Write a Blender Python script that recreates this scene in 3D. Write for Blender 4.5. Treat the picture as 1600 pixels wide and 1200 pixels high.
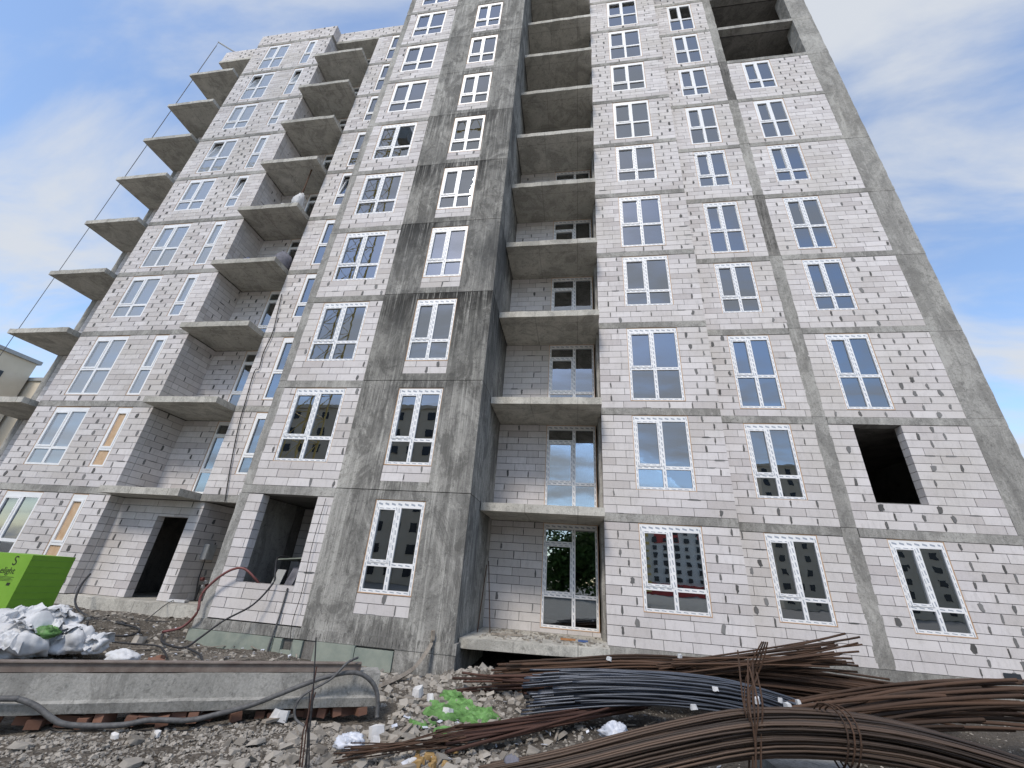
import bpy, math, random
import numpy as np
from mathutils import Vector, Matrix
random.seed(7); rng = np.random.default_rng(7)
S = bpy.context.scene
for o in list(bpy.data.objects): bpy.data.objects.remove(o)
COL = S.collection

# ------------------------------------------------------------------ camera
cam = bpy.data.cameras.new('camera'); camo = bpy.data.objects.new('camera', cam); COL.objects.link(camo)
YAW, PITCH, ROLL, CAMZ, FPX = -0.1751, 0.4451, 0.0755, 1.6, 639.955
cy, sy, cp, sp = math.cos(YAW), math.sin(YAW), math.cos(PITCH), math.sin(PITCH)
fwd = Vector((sy*cp, cy*cp, sp)); rgt = Vector((cy, -sy, 0)); upv = rgt.cross(fwd)
c_, s_ = math.cos(ROLL), math.sin(ROLL)
r2 = c_*rgt + s_*upv; u2 = -s_*rgt + c_*upv
M = Matrix((r2, u2, -fwd)).transposed().to_4x4(); M.translation = Vector((0, 0, CAMZ))
camo.matrix_world = M
cam.sensor_fit = 'HORIZONTAL'; cam.sensor_width = 36.0; cam.lens = 36.0*FPX/1600.0
cam.clip_start = 0.1; cam.clip_end = 3000
S.camera = camo
S.render.resolution_x, S.render.resolution_y = 1024, 768

# ------------------------------------------------------------------ world, sun, exposure
W = bpy.data.worlds.new('World'); S.world = W; W.use_nodes = True
wt = W.node_tree; wt.nodes.clear()
def wn(t, **k):
    n = wt.nodes.new(t)
    for a, b in k.items(): setattr(n, a, b)
    return n
SUN_EL, SUN_AZ = math.radians(49), math.radians(191.2)      # azimuth clockwise from +Y: behind the camera, to the left
sky = wn('ShaderNodeTexSky', sky_type='NISHITA', sun_disc=False)
sky.sun_elevation = SUN_EL; sky.sun_rotation = SUN_AZ; sky.altitude = 100; sky.air_density = 1.0; sky.dust_density = 0.6; sky.ozone_density = 1.3
tc = wn('ShaderNodeTexCoord'); sep = wn('ShaderNodeSeparateXYZ'); wt.links.new(tc.outputs['Generated'], sep.inputs[0])
mx = wn('ShaderNodeMath', operation='MAXIMUM'); mx.inputs[1].default_value = 0.0; wt.links.new(sep.outputs[2], mx.inputs[0])
ad = wn('ShaderNodeMath', operation='ADD'); ad.inputs[1].default_value = 0.22; wt.links.new(mx.outputs[0], ad.inputs[0])
vd = wn('ShaderNodeVectorMath', operation='DIVIDE'); cmb = wn('ShaderNodeCombineXYZ')
for i in range(3): wt.links.new(ad.outputs[0], cmb.inputs[i])
wt.links.new(tc.outputs['Generated'], vd.inputs[0]); wt.links.new(cmb.outputs[0], vd.inputs[1])
mp = wn('ShaderNodeMapping'); mp.inputs['Scale'].default_value = (0.62, 1.5, 0.7); mp.inputs['Rotation'].default_value = (0, 0, math.radians(28)); mp.inputs['Location'].default_value = (3.4, 1.3, 0)
wt.links.new(vd.outputs[0], mp.inputs[0])
nz = wn('ShaderNodeTexNoise'); nz.inputs['Scale'].default_value = 2.1; nz.inputs['Detail'].default_value = 8; nz.inputs['Roughness'].default_value = 0.56; nz.inputs['Distortion'].default_value = 0.35
wt.links.new(mp.outputs[0], nz.inputs[0])
cr = wn('ShaderNodeValToRGB'); cr.color_ramp.elements[0].position = 0.38; cr.color_ramp.elements[1].position = 0.66
cr.color_ramp.elements[0].color = (.13, .13, .13, 1); cr.color_ramp.elements[1].color = (.95, .95, .95, 1); cr.color_ramp.interpolation = 'EASE'
wt.links.new(nz.outputs[0], cr.inputs[0])
sc = wn('ShaderNodeVectorMath', operation='SCALE'); sc.inputs['Scale'].default_value = 0.135
hs = wn('ShaderNodeHueSaturation'); hs.inputs['Saturation'].default_value = 1.10; wt.links.new(sky.outputs[0], hs.inputs['Color']); wt.links.new(hs.outputs[0], sc.inputs[0])
mixc = wn('ShaderNodeMix', data_type='RGBA'); wt.links.new(cr.outputs[0], mixc.inputs[0]); wt.links.new(sc.outputs[0], mixc.inputs[6]); mixc.inputs[7].default_value = (0.335, 0.352, 0.378, 1)
bg = wn('ShaderNodeBackground'); bg.inputs[1].default_value = 1.0; wt.links.new(mixc.outputs[2], bg.inputs[0])
wo = wn('ShaderNodeOutputWorld'); wt.links.new(bg.outputs[0], wo.inputs[0])

sun = bpy.data.lights.new('sun', 'SUN'); sun.energy = 1.3; sun.angle = math.radians(13); sun.color = (1.0, 0.925, 0.835)
suno = bpy.data.objects.new('sun', sun); COL.objects.link(suno)
sd = Vector((math.sin(SUN_AZ)*math.cos(SUN_EL), math.cos(SUN_AZ)*math.cos(SUN_EL), math.sin(SUN_EL)))
suno.rotation_euler = sd.to_track_quat('Z', 'Y').to_euler()
vs = S.view_settings; vs.view_transform = 'Standard'; vs.look = 'None'; vs.exposure = 1.07; vs.gamma = 1.0; vs.use_curve_mapping = False

# ------------------------------------------------------------------ material helpers
class NT:
    def __init__(s, name):
        s.m = bpy.data.materials.new(name); s.m.use_nodes = True; s.t = s.m.node_tree; s.t.nodes.clear()
        s.out = s.n('ShaderNodeOutputMaterial')
    def n(s, t, **k):
        x = s.t.nodes.new(t)
        for a, b in k.items(): setattr(x, a, b)
        return x
    def l(s, a, b): s.t.links.new(a, b)
    def pos(s, scale=(1, 1, 1), loc=(0, 0, 0)):
        g = s.n('ShaderNodeNewGeometry'); m = s.n('ShaderNodeMapping'); m.inputs['Scale'].default_value = scale; m.inputs['Location'].default_value = loc
        s.l(g.outputs['Position'], m.inputs[0]); return m.outputs[0]
    def noise(s, vec, scale, detail=4, rough=.55, dist=0.0):
        x = s.n('ShaderNodeTexNoise'); x.inputs['Scale'].default_value = scale; x.inputs['Detail'].default_value = detail
        x.inputs['Roughness'].default_value = rough; x.inputs['Distortion'].default_value = dist; s.l(vec, x.inputs['Vector']); return x.outputs['Fac']
    def ramp(s, fac, stops, interp='LINEAR'):
        r = s.n('ShaderNodeValToRGB'); e = r.color_ramp.elements; r.color_ramp.interpolation = interp
        while len(e) < len(stops): e.new(0.5)
        for i, (p, c) in enumerate(stops):
            e[i].position = p; e[i].color = (c if isinstance(c, tuple) else (c, c, c)) + (1,)
        s.l(fac, r.inputs[0]); return r.outputs[0]
    def mix(s, fac, a, b, mode='MIX'):
        x = s.n('ShaderNodeMix', data_type='RGBA', blend_type=mode)
        for v, sock in ((fac, 0), (a, 6), (b, 7)):
            if isinstance(v, (int, float)): x.inputs[sock].default_value = v if sock == 0 else (v, v, v, 1)
            elif isinstance(v, tuple): x.inputs[sock].default_value = v + (1,)
            else: s.l(v, x.inputs[sock])
        return x.outputs[2]
    def math(s, op, a, b=None, c=None):
        x = s.n('ShaderNodeMath', operation=op)
        for i, v in enumerate((a, b, c)):
            if v is None: continue
            if isinstance(v, (int, float)): x.inputs[i].default_value = v
            else: s.l(v, x.inputs[i])
        return x.outputs[0]
    def xyz(s):
        g = s.n('ShaderNodeNewGeometry'); q = s.n('ShaderNodeSeparateXYZ'); s.l(g.outputs['Position'], q.inputs[0]); return q.outputs
    def rnd(s):
        g = s.n('ShaderNodeNewGeometry'); o = s.n('ShaderNodeObjectInfo')
        return s.math('FRACT', s.math('ADD', g.outputs['Random Per Island'], o.outputs['Random']))
    def finish(s, col, rough=.85, bump=None, bstr=.3, bdist=.01, metal=0.0, spec=.3):
        p = s.n('ShaderNodeBsdfPrincipled'); p.inputs['Metallic'].default_value = metal; p.inputs['Specular IOR Level'].default_value = spec
        if isinstance(col, tuple): p.inputs['Base Color'].default_value = col + (1,)
        else: s.l(col, p.inputs['Base Color'])
        if isinstance(rough, (int, float)): p.inputs['Roughness'].default_value = rough
        else: s.l(rough, p.inputs['Roughness'])
        if bump is not None:
            b = s.n('ShaderNodeBump'); b.inputs['Strength'].default_value = bstr; b.inputs['Distance'].default_value = bdist
            s.l(bump, b.inputs['Height']); s.l(b.outputs[0], p.inputs['Normal'])
        s.l(p.outputs[0], s.out.inputs[0]); return s.m

def mat_block():
    t = NT('aerated_block'); v = t.pos()
    base = t.ramp(t.rnd(), [(0, (.485, .452, .448)), (.3, (.58, .550, .548)), (.7, (.635, .605, .603)), (1, (.685, .655, .652))])
    n1 = t.noise(v, .55, 4); base = t.mix(t.ramp(n1, [(.40, 0.0), (.68, .6)]), base, (.50, .47, .43))
    n2 = t.noise(t.pos((4, 4, 1.2)), 3.0, 5, .65); base = t.mix(t.ramp(n2, [(.5, 0.0), (.8, .5)]), base, (.36, .345, .335))
    n3 = t.noise(v, 60, 3, .7); base = t.mix(.16, base, t.ramp(n3, [(.3, .3), (.7, .8)]), 'OVERLAY')
    z = t.xyz()[2]; x = t.xyz()[0]
    return t.finish(base, .92, n3, .35, .004, spec=.2)
def mat_mortar():
    t = NT('mortar'); n = t.noise(t.pos(), 9, 4); return t.finish(t.ramp(n, [(.3, (.085, .082, .078)), (.7, (.17, .165, .158))]), .95)
def mat_smear():
    t = NT('glue_smear'); n = t.noise(t.pos(), 6, 4); c = t.mix(.5, t.ramp(n, [(.3, (.075, .073, .07)), (.7, (.15, .146, .14))]), t.ramp(t.rnd(), [(0, .07), (1, .32)]))
    return t.finish(c, .95, t.noise(t.pos(), 70, 3), .5, .004)
def mat_concrete(name, lo, hi, warm=0.0, streak=.5, stains=False, lines=0.0, pitch=.62):
    t = NT(name); mid = tuple((a+b)/2 for a, b in zip(lo, hi)); dk = tuple(a*.36 for a in lo)
    n0 = t.noise(t.pos((1, 1, .5)), .5, 4, .6, .4); col = t.ramp(n0, [(.34, lo), (.5, mid), (.66, hi)])
    ns = t.noise(t.pos((10, 10, .34)), 1.5, 7, .78, .2); nm = t.noise(t.pos((1, 1, .8), (2, 7, 3)), 1.1, 3, .6); col = t.mix(t.math('MULTIPLY', t.math('MULTIPLY', t.ramp(ns, [(.48, 0.0), (.54, 1.0)]), t.ramp(nm, [(.38, .12), (.6, 1.0)])), streak*.9), col, dk)
    nl = t.noise(t.pos((9, 9, .25), (3, 1, 2)), 1.3, 5, .7); col = t.mix(t.math('MULTIPLY', t.ramp(nl, [(.54, 0.0), (.62, 1.0)]), streak*.75), col, tuple(min(1, a*1.35) for a in hi))
    n2 = t.noise(t.pos(), 11, 8, .82, .6); col = t.mix(t.ramp(n2, [(.53, 0.0), (.60, .6)]), col, tuple(a*.5 for a in lo))
    n4 = t.noise(t.pos((1, 1, .6), (7, 1, 5)), 3.2, 7, .8, .3); col = t.mix(t.ramp(n4, [(.56, 0.0), (.62, .45)]), col, tuple(min(1, a*1.12) for a in hi))
    n3 = t.noise(t.pos(), 42, 4, .75); col = t.mix(.35, col, t.ramp(n3, [(.3, .15), (.7, .85)]), 'OVERLAY')
    nB = t.noise(t.pos((1, 1, .55), (1, 8, 2)), 1.5, 9, .74, .9); col = t.mix(t.ramp(nB, [(.43, .62 if stains else .4), (.50, 0.0)]), col, tuple(a*.45 for a in lo)); col = t.mix(t.ramp(nB, [(.55, 0.0), (.63, .45)]), col, tuple(min(1, a*1.15) for a in hi))
    oi = t.n('ShaderNodeObjectInfo'); col = t.mix(1.0, col, t.ramp(oi.outputs['Random'], [(0, (.80, .80, .79)), (.5, .95), (1, (1.0, .995, .98))]), 'MULTIPLY')
    if lines:
        X = t.xyz()[0]; f = t.math('FRACT', t.math('MULTIPLY', X, 1/pitch)); col = t.mix(t.math('MULTIPLY', t.math('LESS_THAN', f, .022), t.math('MULTIPLY', t.ramp(nm, [(.3, .3), (.6, 1.0)]), lines)), col, dk)
        Y_ = t.xyz()[1]; f2 = t.math('FRACT', t.math('MULTIPLY', Y_, 1/1.15)); col = t.mix(t.math('MULTIPLY', t.math('LESS_THAN', f2, .014), lines), col, dk) if not stains else col
    if stains:
        X, Y, Z = t.xyz()
        # soot-black runs below the pour joints of the middle storeys, and a few lower down
        nd = t.noise(t.pos((11, 11, .22)), 2.0, 5, .7); wob = t.noise(t.pos((1, 1, .6)), .8, 4, .6)
        zone = t.ramp(t.math('MULTIPLY', Z, 1/34.), [(.06, .0), (.12, .25), (.22, .7), (.26, 1.0), (.46, 1.0), (.54, .55), (.68, .5), (.85, .2)])
        run = t.math('FRACT', t.math('MULTIPLY', t.math('SUBTRACT', Z, 3.256), 1/2.8))
        runm = t.ramp(run, [(0, .35), (.35, .35), (.75, .75), (1, 1.0)])
        m = t.math('MULTIPLY', t.math('MULTIPLY', zone, runm), t.ramp(nd, [(.40, 0.0), (.49, 1.0)]))
        m = t.math('MULTIPLY', m, t.ramp(wob, [(.36, 0.2), (.54, 1.0)]))
        col = t.mix(m, col, (.018, .017, .016))
        nb = t.noise(t.pos((1, 1, .45), (5, 2, 7)), .9, 4, .6); col = t.mix(t.math('MULTIPLY', zone, t.ramp(nb, [(.45, 0.0), (.7, .62)])), col, (.060, .062, .062))
        drip = t.noise(t.pos((26, 26, 2.2)), 2.0, 3, .6)
        low = t.ramp(t.math('MULTIPLY', Z, 1/3.0), [(.0, .3), (.07, 1.0), (.19, .9), (.26, .0)])
        col = t.mix(t.math('MULTIPLY', low, t.ramp(drip, [(.60, 0.0), (.66, .85)])), col, (.015, .014, .014))
    b = t.math('ADD', t.math('MULTIPLY', ns, .5), n3)
    return t.finish(col, .9, b, .45, .008, spec=.25)
def mat_simple(name, c1, c2, scale=6, rough=.8, metal=0.0, spec=.3, bscale=None, bstr=.3, island=False, detail=4):
    t = NT(name); n = t.noise(t.pos(), scale, detail, .65); col = t.ramp(n, [(.3, c1), (.7, c2)])
    if island: col = t.mix(.75, col, t.ramp(t.rnd(), [(0, c1), (.5, c2), (1, tuple(min(1, a*1.4) for a in c2))]))
    return t.finish(col, rough, t.noise(t.pos(), bscale or scale*4, 4, .7), bstr, .006, metal, spec)
def mat_pvc(name, dash):
    t = NT(name); uv = t.n('ShaderNodeUVMap'); q = t.n('ShaderNodeSeparateXYZ'); t.l(uv.outputs[0], q.inputs[0])
    col = t.ramp(t.noise(t.pos(), 2.5, 3), [(.3, (.74, .745, .75)), (.7, (.82, .82, .82))])
    if dash:
        f = t.math('FRACT', t.math('MULTIPLY', q.outputs[0], 6.5)); a = t.math('LESS_THAN', f, .62)
        v2 = t.math('ADD', q.outputs[1], t.math('MULTIPLY', t.math('SUBTRACT', f, .3), .25)); b = t.math('COMPARE', v2, .5, .13)
        col = t.mix(t.math('MULTIPLY', t.math('MULTIPLY', a, b), .8), col, (.20, .24, .31))
    return t.finish(col, .38, spec=.5)
def mat_glass(name, milky=0.0, ior=3.3):
    t = NT(name); fr = t.n('ShaderNodeFresnel'); fr.inputs[0].default_value = ior
    b = t.n('ShaderNodeBump'); b.inputs['Strength'].default_value = .035; b.inputs['Distance'].default_value = .02
    t.l(t.noise(t.pos(), 2.2, 2), b.inputs['Height'])
    gl = t.n('ShaderNodeBsdfGlossy'); gl.inputs['Roughness'].default_value = .0; gl.inputs['Color'].default_value = (.88, .92, .97, 1); t.l(b.outputs[0], gl.inputs['Normal'])
    tr = t.n('ShaderNodeBsdfTransparent'); tr.inputs[0].default_value = (.58, .64, .64, 1)
    base = tr.outputs[0]
    if milky:
        df = t.n('ShaderNodeBsdfDiffuse'); df.inputs[0].default_value = (.55, .60, .66, 1); mm = t.n('ShaderNodeMixShader'); mm.inputs[0].default_value = milky
        t.l(tr.outputs[0], mm.inputs[1]); t.l(df.outputs[0], mm.inputs[2]); base = mm.outputs[0]
    ms = t.n('ShaderNodeMixShader'); t.l(fr.outputs[0], ms.inputs[0]); t.l(base, ms.inputs[1]); t.l(gl.outputs[0], ms.inputs[2]); t.l(ms.outputs[0], t.out.inputs[0]); return t.m

MT = {}
MT['block'] = mat_block(); MT['mortar'] = mat_mortar(); MT['smear'] = mat_smear()
MT['conc'] = mat_concrete('concrete_band', (.26, .253, .237), (.43, .42, .392), streak=.22)
MT['slab'] = mat_concrete('concrete_slab', (.42, .405, .365), (.55, .53, .48), streak=.05, lines=.55, pitch=1.25)
MT['stained'] = mat_concrete('concrete_stained', (.225, .22, .206), (.44, .43, .40), streak=.55, stains=True, lines=.5)
MT['sooty'] = mat_concrete('concrete_sooty', (.10, .097, .09), (.26, .25, .235), streak=1.0)
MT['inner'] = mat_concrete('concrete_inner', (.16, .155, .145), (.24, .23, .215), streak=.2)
MT['pvc'] = mat_pvc('pvc_film', True); MT['pvc_plain'] = mat_pvc('pvc_plain', False)
MT['glass'] = mat_glass('glass'); MT['glass_milky'] = mat_glass('glass_milky', .5, 2.1)
MT['foam'] = mat_simple('foam_seal', (.45, .27, .15), (.56, .40, .27), 12)
MT['osb'] = mat_simple('board_tan', (.48, .32, .19), (.60, .44, .29), 7, .7)
MT['xps'] = mat_simple('xps_panel', (.20, .235, .205), (.30, .325, .275), 3.5, .9)
MT['soil'] = None
MT['rust'] = mat_simple('rust', (.030, .021, .016), (.085, .050, .033), 9, .78, .25, .3, 60, .5, island=True)
MT['rust_red'] = mat_simple('rust_dark', (.030, .018, .015), (.085, .045, .034), 9, .75, .3, .3, 60, .5, island=True)
MT['steel'] = mat_simple('blue_steel', (.028, .032, .042), (.085, .095, .115), 5, .45, .6, .5, 60, .3, island=True)
MT['wire'] = mat_simple('coil_steel', (.026, .021, .018), (.088, .060, .044), 4, .55, .4, .4, 60, .3, island=True)
MT['wood'] = mat_simple('weathered_wood', (.20, .17, .14), (.34, .30, .25), 9, .85)
MT['cable'] = mat_simple('cable_black', (.015, .015, .017), (.04, .04, .043), 20, .55)
MT['hose'] = mat_simple('hose_grey', (.06, .06, .062), (.13, .13, .13), 20, .6)
MT['redcable'] = mat_simple('cable_red', (.15, .055, .05), (.22, .09, .085), 14, .5)
MT['brick'] = mat_simple('red_brick', (.085, .045, .032), (.18, .095, .066), 9, .95, island=True)
MT['stone'] = mat_simple('rubble_stone', (.15, .135, .115), (.30, .275, .24), 14, .93, island=True)
MT['whitefrag'] = mat_simple('block_fragment', (.50, .49, .48), (.68, .67, .66), 8, .9)
MT['bag'] = mat_simple('white_sack', (.46, .465, .475), (.62, .625, .635), 5, .55, bscale=14, bstr=.5)
MT['clear'] = mat_simple('crumpled_film', (.42, .45, .52), (.68, .70, .75), 12, .3)
MT['green'] = mat_simple('green_board', (.16, .33, .03), (.19, .37, .04), 2.5, .6)
MT['greenfilm'] = mat_simple('green_film', (.035, .085, .02), (.19, .38, .12), 5, .45)
MT['black'] = mat_simple('black_print', (.02, .025, .015), (.03, .035, .02), 10, .7)
MT['beige'] = mat_simple('beige_plaster', (.56, .49, .38), (.64, .57, .46), .4, .9)
MT['grey'] = mat_simple('grey_paint', (.30, .31, .31), (.38, .39, .39), 5, .6)
MT['yellow'] = mat_simple('crane_yellow', (.62, .46, .14), (.72, .56, .22), 3, .5)
MT['channel'] = mat_simple('channel_steel', (.13, .10, .085), (.25, .215, .19), 5, .8, .1, .3, 40)
MT['beam'] = mat_concrete('beam_concrete', (.27, .265, .245), (.40, .39, .365), streak=.12)
MT['insul'] = mat_simple('ochre_foam', (.26, .16, .06), (.40, .27, .12), 15, .9)
MT['blue'] = mat_simple('blue_fabric', (.05, .09, .22), (.09, .15, .33), 8, .8)
MT['orange'] = mat_simple('orange_strap', (.30, .13, .05), (.42, .21, .09), 12, .8)
MT['sack_dark'] = mat_simple('dark_sack', (.10, .10, .12), (.18, .18, .21), 8, .8)
MT['redwall'] = mat_simple('red_render', (.50, .085, .075), (.56, .11, .10), 1, .9)
MT['whitewall'] = mat_simple('white_render', (.72, .71, .68), (.80, .79, .76), 1, .9)
MT['dark'] = mat_simple('dark_pane', (.03, .035, .04), (.05, .055, .065), 1, .2)
MT['leaf'] = mat_simple('leaf', (.03, .07, .015), (.07, .13, .03), 3, .8, island=True)
MT['bark'] = mat_simple('bark', (.08, .06, .045), (.14, .11, .08), 6, .9)
def mat_soil():
    t = NT('soil'); v = t.pos(); X, Y, Z = t.xyz()
    a = t.noise(v, .8, 6, .65, .4); base = t.ramp(a, [(.3, (.065, .055, .044)), (.5, (.12, .104, .085)), (.72, (.20, .178, .15))])
    b = t.noise(v, 14, 6, .75); base = t.mix(.55, base, t.ramp(b, [(.3, .12), (.7, .85)]), 'OVERLAY')
    c = t.n('ShaderNodeTexVoronoi'); c.inputs['Scale'].default_value = 28; t.l(v, c.inputs['Vector'])
    base = t.mix(t.ramp(c.outputs['Distance'], [(.1, .35), (.35, 0.0)]), base, (.26, .25, .235))
    wet = t.ramp(t.math('MULTIPLY_ADD', X, .12, .45), [(.25, 0.0), (.55, .55)]); base = t.mix(wet, base, (.060, .053, .046))
    yard = t.ramp(t.math('MULTIPLY_ADD', Y, .1, .0), [(.16, 1.0), (.30, 0.0)]); base = t.mix(yard, base, t.ramp(a, [(.3, (.30, .28, .25)), (.7, (.38, .36, .32))]))  # unseen ground near and behind the camera, paled to bounce light up under the slabs
    return t.finish(base, .95, t.math('ADD', b, c.outputs['Distance']), .9, .03, spec=.2)
MT['soil'] = mat_soil()

# ------------------------------------------------------------------ mesh helpers
class MB:
    def __init__(s): s.v = []; s.f = []; s.uv = []
    def quad(s, pts, uv=None):
        i = len(s.v); s.v += [tuple(p) for p in pts]; s.f.append(tuple(range(i, i+len(pts)))); s.uv += (uv or [(0, .9)]*len(pts)); return s
    def box(s, x0, x1, y0, y1, z0, z1, skip=''):
        i = len(s.v)
        s.v += [(x0, y0, z0), (x1, y0, z0), (x1, y1, z0), (x0, y1, z0), (x0, y0, z1), (x1, y0, z1), (x1, y1, z1), (x0, y1, z1)]
        F = {'b': (3, 2, 1, 0), 't': (4, 5, 6, 7), 'f': (0, 1, 5, 4), 'k': (2, 3, 7, 6), 'l': (3, 0, 4, 7), 'r': (1, 2, 6, 5)}
        L = {'x': x1-x0, 'z': z1-z0}; hor = (x1-x0) > (z1-z0)
        for k, f in F.items():
            if k in skip: continue
            s.f.append(tuple(i+a for a in f))
            if k == 'f':
                s.uv += [(0, 0), (x1-x0, 0), (x1-x0, 1), (0, 1)] if hor else [(0, 0), (0, 1), (z1-z0, 1), (z1-z0, 0)]
            else: s.uv += [(0, .9)]*4
        return s
    def obox(s, c, ax, ay, az):      # oriented box, half axes as vectors
        c, ax, ay, az = map(Vector, (c, ax, ay, az)); i = len(s.v)
        for sz in (-1, 1):
            for sx, sy_ in ((-1, -1), (1, -1), (1, 1), (-1, 1)): s.v.append(tuple(c + sx*ax + sy_*ay + sz*az))
        for f in ((3, 2, 1, 0), (4, 5, 6, 7), (0, 1, 5, 4), (2, 3, 7, 6), (3, 0, 4, 7), (1, 2, 6, 5)):
            s.f.append(tuple(i+a for a in f)); s.uv += [(0, .9)]*4
        return s
    def tube(s, pts, r, n=6, cap=True):
        pts = [Vector(p) for p in pts]; i0 = len(s.v); rs = r if isinstance(r, (list, tuple)) else [r]*len(pts)
        for k, p in enumerate(pts):
            d = (pts[min(k+1, len(pts)-1)] - pts[max(k-1, 0)]).normalized()
            a = d.cross(Vector((0, 0, 1))) if abs(d.z) < .95 else d.cross(Vector((1, 0, 0)))
            a.normalize(); b = a.cross(d)
            for j in range(n):
                t = 2*math.pi*j/n; s.v.append(tuple(p + rs[k]*(math.cos(t)*a + math.sin(t)*b)))
        for k in range(len(pts)-1):
            for j in range(n):
                s.f.append((i0+k*n+j, i0+k*n+(j+1) % n, i0+(k+1)*n+(j+1) % n, i0+(k+1)*n+j)); s.uv += [(0, .9)]*4
        if cap:
            s.f.append(tuple(i0+j for j in range(n))); s.uv += [(0, .9)]*n
            e = i0+(len(pts)-1)*n; s.f.append(tuple(e+j for j in reversed(range(n)))); s.uv += [(0, .9)]*n
        return s
    def mesh(s, name, mat, smooth=False):
        me = bpy.data.meshes.new(name); me.from_pydata(s.v, [], s.f)
        ul = me.uv_layers.new(name='UVMap'); ul.data.foreach_set('uv', np.array(s.uv, 'f').ravel())
        me.materials.append(MT[mat] if isinstance(mat, str) else mat)
        if smooth: me.polygons.foreach_set('use_smooth', [True]*len(me.polygons))
        me.update(); return me
    def build(s, name, mat, parent=None, smooth=False):
        return link(name, s.mesh(name, mat, smooth), parent)
def link(name, data, parent=None):
    o = bpy.data.objects.new(name, data); COL.objects.link(o)
    if parent is not None: o.parent = parent
    return o
def tag(o, label=None, cat=None, group=None, kind=None):
    if label: o['label'] = label
    if cat: o['category'] = cat
    if group: o['group'] = group
    if kind: o['kind'] = kind
    return o
def thing(name, label, cat, loc=(0, 0, 0), group=None):
    o = link(name, None); o.location = loc; o.empty_display_size = .2; return tag(o, label, cat, group)
def smoothpath(P, n=6):
    P = [Vector(p) for p in P]; out = []
    for i in range(len(P)-1):
        p0, p1, p2, p3 = P[max(i-1, 0)], P[i], P[i+1], P[min(i+2, len(P)-1)]
        for k in range(n):
            t = k/n; out.append(.5*((2*p1) + (p2-p0)*t + (2*p0-5*p1+4*p2-p3)*t*t + (3*p1-p0-3*p2+p3)*t**3))
    out.append(P[-1]); return out

# ------------------------------------------------------------------ levels and planes of the building
H, T = 2.8, 0.2
def L(k): return 3.256 + (k-1)*H
YI, YH, YE, YA, YC, YG, YB, YZ = 11.207, 10.706, 8.988, 10.48, 10.80, 11.62, 11.70, 11.84
XK, XC0, XC1, XH0, XH1, XE, XD = 10.54, 6.18, 6.49, 0.651, 3.727, -2.33, -8.02
XA0, XA1, XS0 = -18.24, -13.57, -21.17
NTOP = 11            # storeys of the main block
NLOW = 10            # storeys of the lower left wing

# ------------------------------------------------------------------ ground
def gz(x, y):
    z = -0.05 + .03*math.sin(x*1.3+.5)*math.cos(y*1.1) + .02*math.sin(x*3.1+y*2.3)
    def sm(a, b, t): t = min(1, max(0, (t-a)/(b-a))); return t*t*(3-2*t)
    z += .24*sm(-7.2, -9.5, x)*sm(6.6, 9.0, y)
    z -= .06*sm(8, 9, y)*sm(-6, -4, x)
    z += .22*sm(0, 2.5, x)*sm(8.2, 10.4, y)
    z += .18*math.exp(-((x+1.6)**2/.5+(y-8.6)**2/.5))
    return z
def noise2(x, y): return (math.sin(x*7.1+1.7*math.sin(y*5.3))+math.sin(y*8.7+1.3*math.sin(x*6.1)))*.5
xs = sorted(set([-1500, -500, -200, -90, -45, -30, -24] + list(np.round(np.arange(-20, 12.01, .125), 3)) + [14, 18, 25, 40, 90, 200, 500, 1500]))
ys = sorted(set([-1500, -500, -200, -90, -40, -20, -10, -5, 0, 1.5] + list(np.round(np.arange(2.5, 12.51, .125), 3)) + [14, 18, 25, 40, 90, 200, 500, 1500]))
m = MB(); nx = len(xs)
for y in ys:
    for x in xs:
        near = -20 <= x <= 12 and 2.5 <= y <= 12.5
        m.v.append((x, y, (gz(x, y) + .022*noise2(x*2, y*2) + .012*noise2(x*5.3, y*4.7)) if near else gz(max(-20, min(12, x)), max(2.5, min(12.5, y)))))
for j in range(len(ys)-1):
    for i in range(nx-1):
        a = j*nx+i; m.f.append((a, a+1, a+nx+1, a+nx)); m.uv += [(0, 0)]*4
tag(m.build('ground', 'soil', smooth=True), 'dark trampled building-site soil', 'ground', kind='structure')

# ------------------------------------------------------------------ the building
B = thing('apartment_building', 'unfinished concrete apartment block with pale aerated block infill and white windows', 'building', (0, 0, 0))
blocks = []                     # (axis, plane, u0, u1, z0, z1, jitter)
mort = MB(); smear = MB()
DEP = 0.24
def emit(mb, axis, plane, u0, u1, z0, z1, j, dep=DEP):
    if axis == 'y': mb.box(u0, u1, plane+j, plane+dep, z0, z1, 'k')
    else: mb.box(plane-dep, plane+j, u0, u1, z0, z1, 'l')
def add_smear(axis, plane, u, z, w, h, j):
    n = 10; pts = []; lean = random.uniform(-.25, .25)
    for k in range(n):
        t = 2*math.pi*k/n + random.uniform(-.22, .22); rr = random.uniform(.65, 1.15)
        dz = max(-1, min(1, 1.25*math.sin(t)))*h/2*(rr if abs(math.sin(t)) < .6 else random.uniform(.8, 1.0))
        du = max(-1, min(1, 1.25*math.cos(t)))*w/2*rr + lean*w*dz/h
        pts.append((u+du, z+dz))
    def P(a, off): return (a[0], plane-off, a[1]) if axis == 'y' else (plane+off, a[0], a[1])
    off = .006 + random.random()*.004
    i = len(smear.v); smear.v += [P(a, off) for a in pts] + [P(a, -.004) for a in pts]
    smear.f.append(tuple(range(i, i+n))); smear.uv += [(0, 0)]*n
    for k in range(n):
        smear.f.append((i+k, i+n+k, i+n+(k+1) % n, i+(k+1) % n)); smear.uv += [(0, 0)]*4
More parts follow.
